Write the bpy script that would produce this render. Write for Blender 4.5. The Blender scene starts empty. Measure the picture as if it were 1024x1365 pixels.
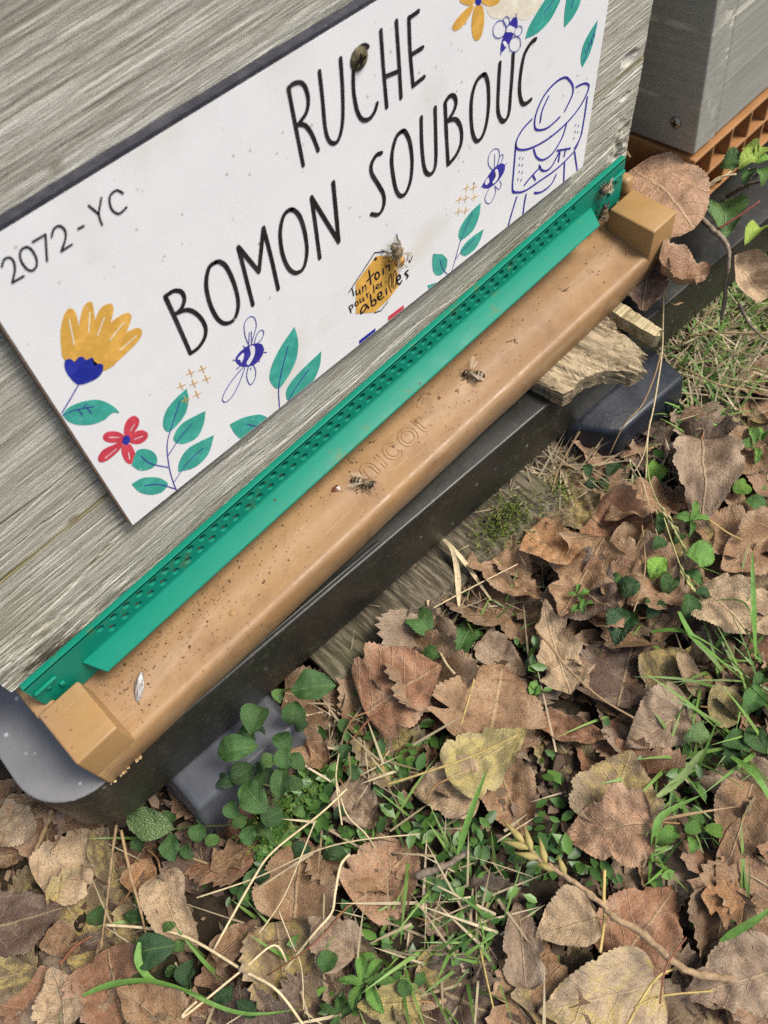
import bpy, bmesh, math, random
import numpy as np
from mathutils import Vector, Matrix, Euler
random.seed(7); rng = np.random.default_rng(11)
C = bpy.context.scene.collection
SC = bpy.context.scene
pi = math.pi

# ------------------------------------------------------------------ camera, sky, sun, exposure
cam = bpy.data.cameras.new('camera'); co = bpy.data.objects.new('camera', cam); C.objects.link(co)
RC = [[0.699462, -0.707881, -0.098267], [-0.654574, -0.579372, -0.485655], [0.286853, 0.40402, -0.86861]]; CC = [0.061074, -0.216492, 0.348289]
cam.sensor_fit = 'HORIZONTAL'; cam.sensor_width = 36.0; cam.lens = 1110.08 / 1024 * 36.0
cam.clip_start = 0.01; cam.clip_end = 200.0
co.matrix_world = Matrix(((RC[0][0], -RC[1][0], -RC[2][0], CC[0]), (RC[0][1], -RC[1][1], -RC[2][1], CC[1]), (RC[0][2], -RC[1][2], -RC[2][2], CC[2]), (0, 0, 0, 1)))
cam.dof.use_dof = True; cam.dof.focus_distance = 0.425; cam.dof.aperture_fstop = 25.0
SC.camera = co
LDIR = Vector((0.36, -0.36, 0.86)).normalized()          # towards the (veiled) sun
w = bpy.data.worlds.new('World'); SC.world = w; w.use_nodes = True
nt = w.node_tree; bg = nt.nodes['Background']
sky = nt.nodes.new('ShaderNodeTexSky'); sky.sky_type = 'NISHITA'; sky.sun_disc = False
sky.sun_elevation = math.asin(LDIR.z); sky.sun_rotation = math.atan2(LDIR.x, LDIR.y)
sky.dust_density = 4.0; sky.ozone_density = 0.8; sky.air_density = 1.0
nt.links.new(sky.outputs[0], bg.inputs[0]); bg.inputs[1].default_value = 0.072
sl = bpy.data.lights.new('sun', 'SUN'); so = bpy.data.objects.new('sun', sl); C.objects.link(so)
sl.energy = 1.5; sl.angle = math.radians(20); sl.color = (1.0, 0.965, 0.905)
so.rotation_euler = LDIR.to_track_quat('Z', 'Y').to_euler(); so.location = (0.5, -0.6, 1.5)
SC.view_settings.view_transform = 'Standard'; SC.view_settings.look = 'None'
SC.view_settings.exposure = 1.24; SC.view_settings.gamma = 1.0; SC.view_settings.use_curve_mapping = False
SC.cycles.max_bounces = 6; SC.cycles.diffuse_bounces = 4; SC.cycles.glossy_bounces = 3
SC.cycles.use_denoising = False

# ------------------------------------------------------------------ data (tenths of a millimetre)
SIGN = {"o":[0.08384,-0.0048,0.05377],"th":-0.04331,"w":0.30053,"h":0.14411}
ART = [["lettering","s","ink",16.4,2,[1179,1344,1181,1207,1185,1051]],["lettering","s","ink",16.4,2,[1179,1344,1205,1347,1234,1335,1249,1308,1252,1266,1235,1228,1194,1207]],["lettering","s","ink",17.1,2,[1194,1207,1223,1186,1243,1145,1255,1099,1261,1069]],["lettering","s","ink",16.7,2,[1316,1334,1313,1243,1307,1133,1315,1081,1337,1055,1364,1062,1390,1118,1406,1224,1413,1333]],["lettering","s","ink",17.2,2,[1540,1314,1523,1327,1496,1326,1471,1286,1459,1232,1456,1178,1464,1113,1484,1072,1517,1058,1546,1071,1562,1096]],["lettering","s","ink",17.2,2,[1606,1341,1606,1202,1609,1057]],["lettering","s","ink",17.4,2,[1682,1340,1684,1214,1685,1056]],["lettering","s","ink",18.1,2,[1610,1174,1685,1161]],["lettering","s","ink",17.6,2,[1744,1325,1743,1207,1751,1071]],["lettering","s","ink",17.6,2,[1746,1323,1792,1326]],["lettering","s","ink",18.3,2,[1748,1191,1807,1190]],["lettering","s","ink",18.9,2,[1751,1071,1811,1076]],["lettering","s","ink",17.3,2,[512,918,517,796,522,622]],["lettering","s","ink",17.3,2,[512,919,549,917,574,894,576,860,554,832,525,825]],["lettering","s","ink",17.8,2,[528,826,573,808,604,758,616,693,600,647,561,622,524,621]],["lettering","s","ink",17.7,2,[737,915,703,910,673,853,664,767,674,684,701,638,742,632,775,683,783,772,774,860,757,900,737,915]],["lettering","s","ink",17.9,2,[841,913,838,783,835,633]],["lettering","s","ink",18.0,2,[843,908,898,756]],["lettering","s","ink",18.9,2,[898,756,962,919]],["lettering","s","ink",18.1,2,[962,919,965,781,963,621]],["lettering","s","ink",18.4,2,[1099,914,1059,912,1028,854,1018,763,1031,681,1061,635,1101,634,1131,695,1138,782,1128,865,1099,914]],["lettering","s","ink",18.7,2,[1197,908,1193,777,1187,623]],["lettering","s","ink",18.7,2,[1198,904,1294,634]],["lettering","s","ink",20.3,2,[1294,634,1302,783,1308,906]],["lettering","s","ink",19.5,2,[1563,889,1535,894,1507,871,1505,830,1535,760,1558,697,1551,646,1520,626,1482,652]],["lettering","s","ink",19.5,2,[1683,919,1645,909,1616,838,1619,742,1632,671,1655,635,1685,634,1714,677,1728,758,1721,847,1702,900,1683,919]],["lettering","s","ink",19.7,2,[1789,921,1787,811,1794,711,1808,660,1834,636,1859,647,1869,696,1870,800,1869,922]],["lettering","s","ink",20.0,2,[1927,914,1934,774,1944,621]],["lettering","s","ink",20.0,2,[1927,914,1952,928,1979,916,1992,882,1977,850,1940,826]],["lettering","s","ink",20.5,2,[1944,826,1991,807,2023,752,2028,688,2005,647,1971,627,1945,621]],["lettering","s","ink",20.5,2,[2158,919,2117,912,2090,861,2086,779,2100,685,2128,633,2163,635,2188,682,2198,764,2191,852,2176,899,2158,919]],["lettering","s","ink",20.7,2,[2259,920,2258,818,2262,714,2283,657,2313,631,2340,655,2343,743,2345,826,2343,920]],["lettering","s","ink",21.1,2,[2487,915,2457,913,2419,881,2403,806,2404,730,2425,665,2454,641,2491,642]],["code_lettering","s","ink",7.2,2,[87,1351,103,1366,119,1362,123,1343,113,1318,89,1289]],["code_lettering","s","ink",7.4,2,[89,1289,127,1287]],["code_lettering","s","ink",7.3,2,[173,1363,154,1360,143,1336,145,1303,157,1287,175,1293,185,1317,184,1348,173,1363]],["code_lettering","s","ink",7.3,2,[198,1365,241,1364]],["code_lettering","s","ink",7.3,2,[241,1364,209,1288]],["code_lettering","s","ink",7.4,2,[254,1347,270,1364,289,1363,298,1341,288,1317,260,1289]],["code_lettering","s","ink",7.5,2,[260,1289,298,1289]],["code_lettering","s","ink",7.5,2,[336,1322,355,1320]],["code_lettering","s","ink",7.5,2,[395,1368,413,1326]],["code_lettering","s","ink",7.5,2,[440,1367,413,1326,409,1290]],["code_lettering","s","ink",7.6,2,[509,1342,493,1362,466,1356,456,1320,471,1291,502,1295]],["printed_flower","p","gold",[],1,[106,939,117,992,142,1049,174,1090,197,1101,209,1090,210,1063,196,1006,186,944,154,841]],["printed_flower","p","gold",[],1,[135,914,185,998,222,1054,246,1078,266,1079,273,1063,254,1003,225,930,174,833]],["printed_flower","p","gold",[],1,[150,882,220,969,279,1026,308,1033,328,1024,329,1003,313,978,282,937,233,877,184,820]],["printed_flower","p","gold",[],1,[153,871,231,925,278,954,323,962,360,957,374,939,364,917,324,880,255,840,195,810]],["printed_flower","p","gold",[],1,[160,855,250,882,311,887,364,880,384,863,383,842,360,824,316,812,255,801,200,803]],["printed_flower","p","gold",[],1,[106,939,154,988,218,980,276,924,305,864,255,801,201,805,135,848]],["printed_flower","s","cream",4.7,2,[182,1064,158,972]],["printed_flower","s","cream",4.8,2,[252,1043,218,980]],["printed_flower","s","cream",4.9,2,[287,993,239,947]],["printed_flower","s","cream",5.0,2,[340,929,270,901]],["printed_flower","s","cream",5.2,2,[359,848,284,837]],["printed_flower","p","navy",[],2,[102,934,111,939,125,929,132,908,147,917,161,910,168,888,186,885,190,869,181,848,201,841,208,822,190,799,157,795,105,817,91,868,92,910]],["printed_flower","s","blue",4.8,2,[104,819,53,786,3,756]],["printed_leaf","p","teal",[0,8],1,[3,748,35,759,80,746,129,714,158,670,174,626,178,591,158,611,122,607,79,622,38,657,11,700]],["printed_leaf","s","blue",4.1,2,[5,746,49,732,111,693]],["printed_leaf","s","blue",4.1,2,[59,727,61,691]],["printed_leaf","s","blue",4.2,2,[88,710,91,674]],["printed_leaf","s","blue",4.2,2,[75,718,95,725]],["printed_flower","p","red",[],1,[153,461,163,504,189,534,219,535,232,505,223,477,192,457,165,445]],["printed_flower","p","red",[],1,[162,440,192,457,222,443,237,405,221,383,188,387,162,419]],["printed_flower","p","red",[],1,[139,457,103,483,82,516,84,542,105,548,136,520,153,479]],["printed_flower","p","red",[],1,[137,441,95,424,50,423,25,440,29,468,60,484,98,473,136,460]],["printed_flower","p","red",[],1,[156,422,159,382,154,343,139,320,122,322,109,349,111,401,126,435]],["printed_flower","p","navy",[],3,[160,432,153,428,145,429,139,434,136,443,135,452,138,462,143,469,150,473,158,472,164,467,168,458,168,449,165,439]],["printed_flower","s","white",3.3,2,[101,519,132,488]],["printed_flower","s","white",3.4,2,[50,441,103,444]],["printed_flower","s","white",3.5,2,[135,385,127,351]],["printed_flower","s","white",3.4,2,[183,478,207,493]],["printed_flower","s","white",3.4,2,[180,426,214,411]],["printed_leaf","p","teal",[0],1,[454,478,440,410,397,356,319,335,304,384,335,441,391,468]],["printed_leaf","p","teal",[0],1,[491,302,462,243,413,201,350,220,319,265,328,301,373,328,433,319]],["printed_leaf","p","teal",[0,3],1,[485,142,429,63,351,48,276,94,300,146,365,179]],["printed_leaf","p","teal",[0],1,[121,314,168,363,209,329,226,272,212,227,178,225,139,257]],["printed_leaf","p","teal",[0],1,[84,221,134,209,188,151,213,88,207,66,172,56,126,91,93,153]],["printed_leaf","s","blue",4.7,2,[407,442,336,355,285,281,253,169,238,74,232,-15]],["printed_leaf","s","blue",4.7,2,[171,325,189,253,246,163]],["printed_leaf","s","blue",4.9,2,[125,163,181,107,235,8]],["printed_leaf","s","blue",4.8,2,[413,291,335,261,271,224]],["printed_leaf","s","blue",4.4,2,[416,118,331,107,244,61]],["printed_cross","s","gold",3.4,3,[475,544,511,531]],["printed_cross","s","gold",3.4,3,[493,560,494,515]],["printed_cross","s","gold",3.5,3,[526,521,563,508]],["printed_cross","s","gold",3.5,3,[543,537,545,492]],["printed_cross","s","gold",3.4,3,[420,516,456,504]],["printed_cross","s","gold",3.4,3,[437,532,438,487]],["printed_cross","s","gold",3.5,3,[471,485,507,472]],["printed_cross","s","gold",3.5,3,[488,501,489,455]],["printed_cross","s","gold",3.5,3,[527,462,564,449]],["printed_cross","s","gold",3.5,3,[545,479,546,432]],["printed_cross","s","gold",3.5,3,[466,422,503,409]],["printed_cross","s","gold",3.5,3,[484,439,485,392]],["printed_cross","s","gold",3.5,3,[413,437,450,424]],["printed_cross","s","gold",3.5,3,[431,454,431,407]],["printed_bee","s","blue",3.9,2,[767,465,764,524,776,577,806,591,826,569,823,524,789,474,780,457]],["printed_bee","s","blue",3.9,2,[793,451,817,486,843,489,848,466,826,444,798,442]],["printed_bee","s","blue",4.0,2,[716,377,662,360,605,328,578,294,590,267,627,274,674,313,720,367]],["printed_bee","s","blue",4.0,2,[739,362,717,323,715,276,726,257,752,277,764,317,759,350]],["printed_bee","s","blue",3.8,2,[786,522,768,467]],["printed_bee","s","blue",3.9,2,[796,519,781,461]],["printed_bee","s","blue",4.0,2,[819,377,838,361]],["printed_bee","s","blue",4.0,2,[791,354,793,342]],["printed_bee","s","blue",4.0,2,[820,418,829,386]],["printed_bee","s","blue",3.9,2,[742,480,751,459]],["printed_bee","s","blue",3.9,2,[679,450,693,436]],["printed_bee","s","blue",3.9,2,[682,394,700,393]],["printed_bee","s","blue",4.0,2,[744,346,744,335]],["printed_bee","p","blue",[],1,[693,447,732,464,780,457,822,426,829,388,810,359,770,346,725,368,696,405]],["printed_bee","p","white",[],2,[768,452,790,438,779,396,743,367,734,387,763,410]],["printed_bee","p","white",[],2,[701,438,733,446,729,425,712,406,711,423]],["printed_leaf","p","teal",[0],1,[998,384,998,282,956,186,852,118,816,196,838,264,901,328]],["printed_leaf","p","teal",[0],1,[1107,141,1084,62,1032,4,947,-12,881,2,875,55,902,93,975,120]],["printed_leaf","p","teal",[0,3,5],1,[570,133,643,110,725,51,751,-13,669,-15,598,-13,576,62]],["printed_leaf","s","blue",5.4,2,[945,309,882,201,844,110,822,-18]],["printed_leaf","s","blue",5.7,2,[1021,92,937,50,857,-15]],["printed_leaf","s","blue",5.6,2,[645,61,685,-17]],["printed_leaf","p","teal",[0,3],1,[2171,283,2163,212,2118,151,2030,147,2016,195,2036,238,2101,273]],["printed_leaf","p","teal",[0,3],1,[2202,108,2177,55,2137,23,2067,28,2032,70,2051,104,2119,116]],["printed_leaf","p","teal",[0,1,2],1,[1840,199,1904,152,1937,100,1930,46,1889,32,1850,66,1835,112,1833,161]],["printed_leaf","p","teal",[0,1,2],1,[1796,33,1862,-15,1801,-8]],["printed_leaf","s","blue",4.3,2,[2112,261,2037,159,1991,51,1964,-6]],["printed_leaf","s","blue",4.4,2,[2134,95,2052,80,1991,57]],["printed_leaf","s","blue",4.3,2,[1884,136,1903,65,1946,-12]],["printed_cross","s","gold",3.4,3,[2045,436,2091,425]],["printed_cross","s","gold",3.4,3,[2071,448,2064,412]],["printed_cross","s","gold",3.4,3,[2093,407,2139,396]],["printed_cross","s","gold",3.4,3,[2119,420,2113,383]],["printed_cross","s","gold",3.4,3,[1997,402,2043,390]],["printed_cross","s","gold",3.4,3,[2024,414,2017,378]],["printed_cross","s","gold",3.4,3,[2040,381,2086,369]],["printed_cross","s","gold",3.4,3,[2066,394,2059,357]],["printed_cross","s","gold",3.5,3,[2098,353,2146,340]],["printed_cross","s","gold",3.5,3,[2125,365,2119,328]],["printed_cross","s","gold",3.5,3,[1992,338,2038,326]],["printed_cross","s","gold",3.5,3,[2018,351,2011,313]],["printed_cross","s","gold",3.5,3,[2039,313,2087,301]],["printed_cross","s","gold",3.5,3,[2066,326,2060,288]],["printed_bar","p","navy",[0,1,2,3],1,[1330,27,1438,25,1435,-3,1328,1]],["printed_bar","p","red",[0,1,2,3],1,[1522,33,1629,29,1629,-2,1522,3]],["printed_badge","p","gold",[0,1,2,3,4,5,6,7],1,[1484,430,1571,373,1609,280,1603,168,1539,138,1445,122,1333,198,1354,368]],["printed_badge","s","ink",5.8,2,[1308,347,1479,452]],["printed_badge","s","ink",5.8,2,[1479,452,1537,419]],["printed_badge","s","ink",6.0,2,[1621,373,1651,360]],["printed_badge","s","ink",6.2,2,[1442,122,1484,105]],["printed_badge","s","ink",6.3,2,[1484,105,1529,125]],["printed_badge","s","ink",6.8,2,[1329,360,1334,310]],["printed_badge","s","ink",6.9,2,[1349,330,1350,304,1362,301,1371,319]],["printed_badge","s","ink",6.9,2,[1371,319,1371,290]],["printed_badge","s","ink",6.9,2,[1388,324,1388,290]],["printed_badge","s","ink",6.9,2,[1389,308,1406,320,1407,286]],["printed_badge","s","ink",6.9,2,[1299,269,1306,227]],["printed_badge","s","ink",6.9,2,[1301,271,1318,266,1318,250,1304,247]],["printed_badge","s","ink",7.0,2,[1334,257,1339,267,1350,261,1352,243,1341,243,1334,257]],["printed_badge","s","ink",7.0,2,[1364,266,1367,243,1381,248]],["printed_badge","s","ink",7.0,2,[1383,261,1387,238]],["printed_badge","s","ink",7.0,2,[1406,269,1411,242]],["printed_badge","s","ink",7.0,2,[1407,258,1421,264]],["printed_badge","s","ink",7.0,2,[1452,286,1451,240]],["printed_badge","s","ink",7.1,2,[1466,257,1480,260,1479,271,1468,269,1466,254,1484,246]],["printed_badge","s","ink",7.1,2,[1503,265,1491,264,1501,248,1492,246]],["printed_badge","s","ink",7.1,2,[1524,249,1528,250]],["printed_badge","s","ink",10.1,2,[1435,383,1437,346,1438,302]],["printed_badge","s","ink",10.2,2,[1418,333,1461,346]],["printed_badge","s","ink",10.2,2,[1471,336,1467,319,1476,302,1490,307,1490,328,1477,342,1471,336]],["printed_badge","s","ink",10.3,2,[1517,332,1516,303]],["printed_badge","s","ink",10.3,2,[1556,353,1556,297]],["printed_badge","s","ink",10.3,2,[1539,330,1568,337]],["printed_badge","s","ink",10.5,2,[1398,208,1380,214,1363,200,1364,179,1387,181,1399,200,1409,175]],["printed_badge","s","ink",10.4,2,[1428,245,1429,177]],["printed_badge","s","ink",10.5,2,[1430,198,1448,200,1457,180,1447,168,1430,176]],["printed_badge","s","ink",10.6,2,[1471,196,1495,192,1492,214,1475,213,1470,192,1485,173,1505,174]],["printed_badge","s","ink",10.6,2,[1524,208,1526,176]],["printed_badge","s","ink",10.7,2,[1596,208,1619,205,1613,230,1599,225,1596,197,1612,174,1627,185]],["printed_badge","s","ink",10.7,2,[1669,217,1650,214,1668,185,1659,176]],["printed_badge","s","ink",5.5,2,[1556,164,1544,221,1554,267,1562,271,1565,238,1559,194]],["printed_badge","s","ink",5.5,2,[1569,181,1573,232,1582,268,1591,270,1594,243,1587,190,1577,175]],["printed_badge","s","ink",5.4,2,[1677,300,1666,277]],["printed_badge","s","ink",5.5,2,[1703,279,1686,255,1680,272]],["printed_badge","s","ink",5.5,2,[1635,254,1638,255]],["printed_badge","s","ink",5.5,2,[1653,255,1655,256]],["printed_badge","s","ink",5.5,2,[1663,242,1666,242]],["printed_badge","p","ink",[],3,[1486,410,1483,408,1480,408,1476,409,1473,413,1471,417,1471,421,1472,424,1475,426,1478,426,1482,425,1485,422,1487,417,1487,413]],["printed_flower","p","gold",[],1,[2079,1226,2029,1224,1976,1203,1970,1185,1990,1171,2025,1171,2061,1190,2087,1213]],["printed_flower","p","gold",[],1,[2097,1215,2078,1169,2085,1109,2108,1080,2135,1083,2151,1137,2137,1198]],["printed_flower","p","gold",[],1,[2134,1210,2179,1179,2223,1169,2239,1180,2188,1211,2134,1220]],["printed_flower","p","gold",[],1,[2096,1236,2071,1228,2029,1251,2008,1273,2028,1278,2080,1253]],["printed_flower","p","navy",[],2,[2130,1223,2128,1215,2124,1210,2117,1209,2109,1212,2102,1219,2097,1228,2095,1238,2097,1246,2101,1251,2108,1252,2115,1249,2122,1242,2127,1233]],["printed_spot","p","cream",[0,6],0,[2161,1219,2167,1165,2216,1117,2332,1071,2407,1029,2483,1030,2519,1071]],["printed_leaf","p","teal",[0,3,7],1,[2532,1061,2478,1025,2435,991,2416,949,2496,937,2573,954,2617,989,2639,1017]],["printed_leaf","p","teal",[0,2,5],1,[2679,1000,2675,941,2685,877,2738,894,2777,929,2784,957]],["printed_leaf","p","teal",[0,3],1,[2939,800,2933,722,2910,654,2869,614,2846,657,2850,725,2894,773]],["printed_leaf","s","blue",4.6,2,[2588,1031,2529,1006]],["printed_leaf","s","blue",4.8,2,[2726,973,2722,947]],["printed_leaf","s","blue",3.7,2,[2933,789,2902,705,2869,637]],["printed_leaf","s","blue",3.8,2,[2921,744,2930,723]],["printed_leaf","s","blue",3.8,2,[2912,722,2918,698]],["printed_leaf","s","blue",3.8,2,[2900,698,2885,722]],["printed_leaf","s","blue",3.8,2,[2890,681,2890,698]],["printed_leaf","s","blue",3.8,2,[2885,665,2868,695]],["printed_bee","s","blue",3.6,2,[2285,1039,2276,1029,2261,1025,2243,1029,2225,1040,2212,1055,2206,1072,2207,1086,2216,1096,2231,1100,2248,1096,2266,1086,2279,1071,2286,1054,2285,1039]],["printed_bee","s","blue",3.6,2,[2305,1068,2304,1061,2299,1056,2292,1055,2284,1059,2276,1066,2270,1075,2267,1085,2269,1093,2273,1097,2280,1098,2289,1094,2297,1087,2302,1078,2305,1068]],["printed_bee","s","blue",3.7,2,[2387,987,2379,982,2369,981,2358,985,2349,991,2343,1000,2342,1009,2346,1017,2353,1022,2364,1023,2374,1020,2384,1013,2389,1004,2391,995,2387,987]],["printed_bee","s","blue",3.7,2,[2387,933,2379,924,2365,920,2348,924,2332,935,2319,949,2313,965,2314,978,2322,988,2335,991,2352,987,2368,977,2381,963,2387,947,2387,933]],["printed_bee","s","blue",3.7,2,[2261,969,2262,952]],["printed_bee","s","blue",3.6,2,[2345,1082,2347,1067]],["printed_bee","p","blue",[],1,[2344,1069,2360,1031,2339,1003,2312,978,2275,961,2260,970,2261,1000,2277,1031,2310,1064]],["printed_bee","p","white",[],2,[2300,1052,2321,1042,2352,1016,2344,1002,2320,1019,2288,1035]],["printed_bee","p","white",[],2,[2270,1000,2284,999,2301,978,2290,972]],["printed_bee","s","blue",3.8,2,[2249,414,2215,467,2215,510,2244,527,2278,509,2292,472,2284,437,2268,415]],["printed_bee","s","blue",3.8,2,[2280,429,2294,461,2314,462,2316,439,2301,422]],["printed_bee","s","blue",3.9,2,[2269,318,2302,280,2317,295,2305,328]],["printed_bee","s","blue",3.9,2,[2228,330,2200,292,2219,250,2250,239,2277,276,2269,313]],["printed_bee","s","blue",3.8,2,[2169,373,2182,375]],["printed_bee","s","blue",3.9,2,[2340,395,2350,394]],["printed_bee","s","blue",3.8,2,[2257,496,2259,426]],["printed_bee","p","blue",[],1,[2176,372,2201,395,2251,421,2304,420,2336,392,2329,355,2284,330,2231,331,2196,349]],["printed_bee","p","white",[],2,[2263,406,2282,401,2293,356,2265,336,2249,351,2271,369]],["printed_bee","p","white",[],2,[2195,383,2216,396,2226,365,2205,362]],["printed_beekeeper","s","blue",10.8,2,[2768,443,2814,499,2811,547,2774,597,2733,629,2664,637,2588,612,2543,551,2538,493,2564,453,2644,422,2734,431]],["printed_beekeeper","s","blue",10.3,2,[2625,591,2596,557,2586,537]],["printed_beekeeper","s","blue",10.4,2,[2583,529,2580,485]],["printed_beekeeper","s","blue",10.4,2,[2512,535,2447,517,2408,476,2424,430,2511,383,2655,356,2797,366,2891,401,2937,447,2946,485,2902,518,2839,531]],["printed_beekeeper","s","blue",10.4,2,[2407,462,2406,331,2409,208,2450,176]],["printed_beekeeper","s","blue",11.0,2,[2947,427,2948,312,2939,212,2897,171]],["printed_beekeeper","s","blue",11.0,2,[2408,209,2436,181,2511,146,2630,135,2750,127,2855,140,2911,163,2946,230]],["printed_beekeeper","s","blue",11.2,2,[2446,147,2418,74,2395,4]],["printed_beekeeper","s","blue",11.3,2,[2522,117,2514,60,2511,0]],["printed_beekeeper","s","blue",11.6,2,[2827,122,2843,-3]],["printed_beekeeper","s","blue",11.6,2,[2906,142,2957,0]],["printed_beekeeper","s","blue",11.5,2,[2592,86,2612,71,2665,51,2732,54,2764,92]],["printed_beekeeper","s","blue",10.8,2,[2549,359,2578,301,2627,256,2687,243,2735,260,2779,304,2798,360]],["printed_beekeeper","s","blue",11.1,2,[2608,237,2633,195,2677,167,2721,172,2767,224]],["printed_beekeeper","s","blue",11.2,2,[2501,186,2561,208,2618,220]],["printed_beekeeper","s","blue",11.2,2,[2561,208,2589,163]],["printed_beekeeper","s","blue",11.2,2,[2746,242,2860,191]],["printed_beekeeper","s","blue",11.3,2,[2773,216,2771,165]],["printed_beekeeper","s","blue",11.4,2,[2820,203,2815,171]],["printed_beekeeper","s","blue",5.7,2,[2447,374,2444,366]],["printed_beekeeper","s","blue",5.7,2,[2471,357,2468,350]],["printed_beekeeper","s","blue",5.7,2,[2447,335,2444,327]],["printed_beekeeper","s","blue",5.8,2,[2471,319,2468,312]],["printed_beekeeper","s","blue",5.8,2,[2452,294,2449,286]],["printed_beekeeper","s","blue",5.8,2,[2475,277,2471,270]],["printed_beekeeper","s","blue",5.8,2,[2446,255,2443,247]],["printed_beekeeper","s","blue",5.9,2,[2472,236,2469,228]],["printed_beekeeper","s","blue",6.0,2,[2880,316,2877,308]],["printed_beekeeper","s","blue",6.0,2,[2907,298,2904,290]],["printed_beekeeper","s","blue",6.0,2,[2885,277,2882,269]],["printed_beekeeper","s","blue",6.1,2,[2909,262,2906,254]],["printed_beekeeper","s","blue",6.1,2,[2883,241,2880,234]]]
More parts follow.
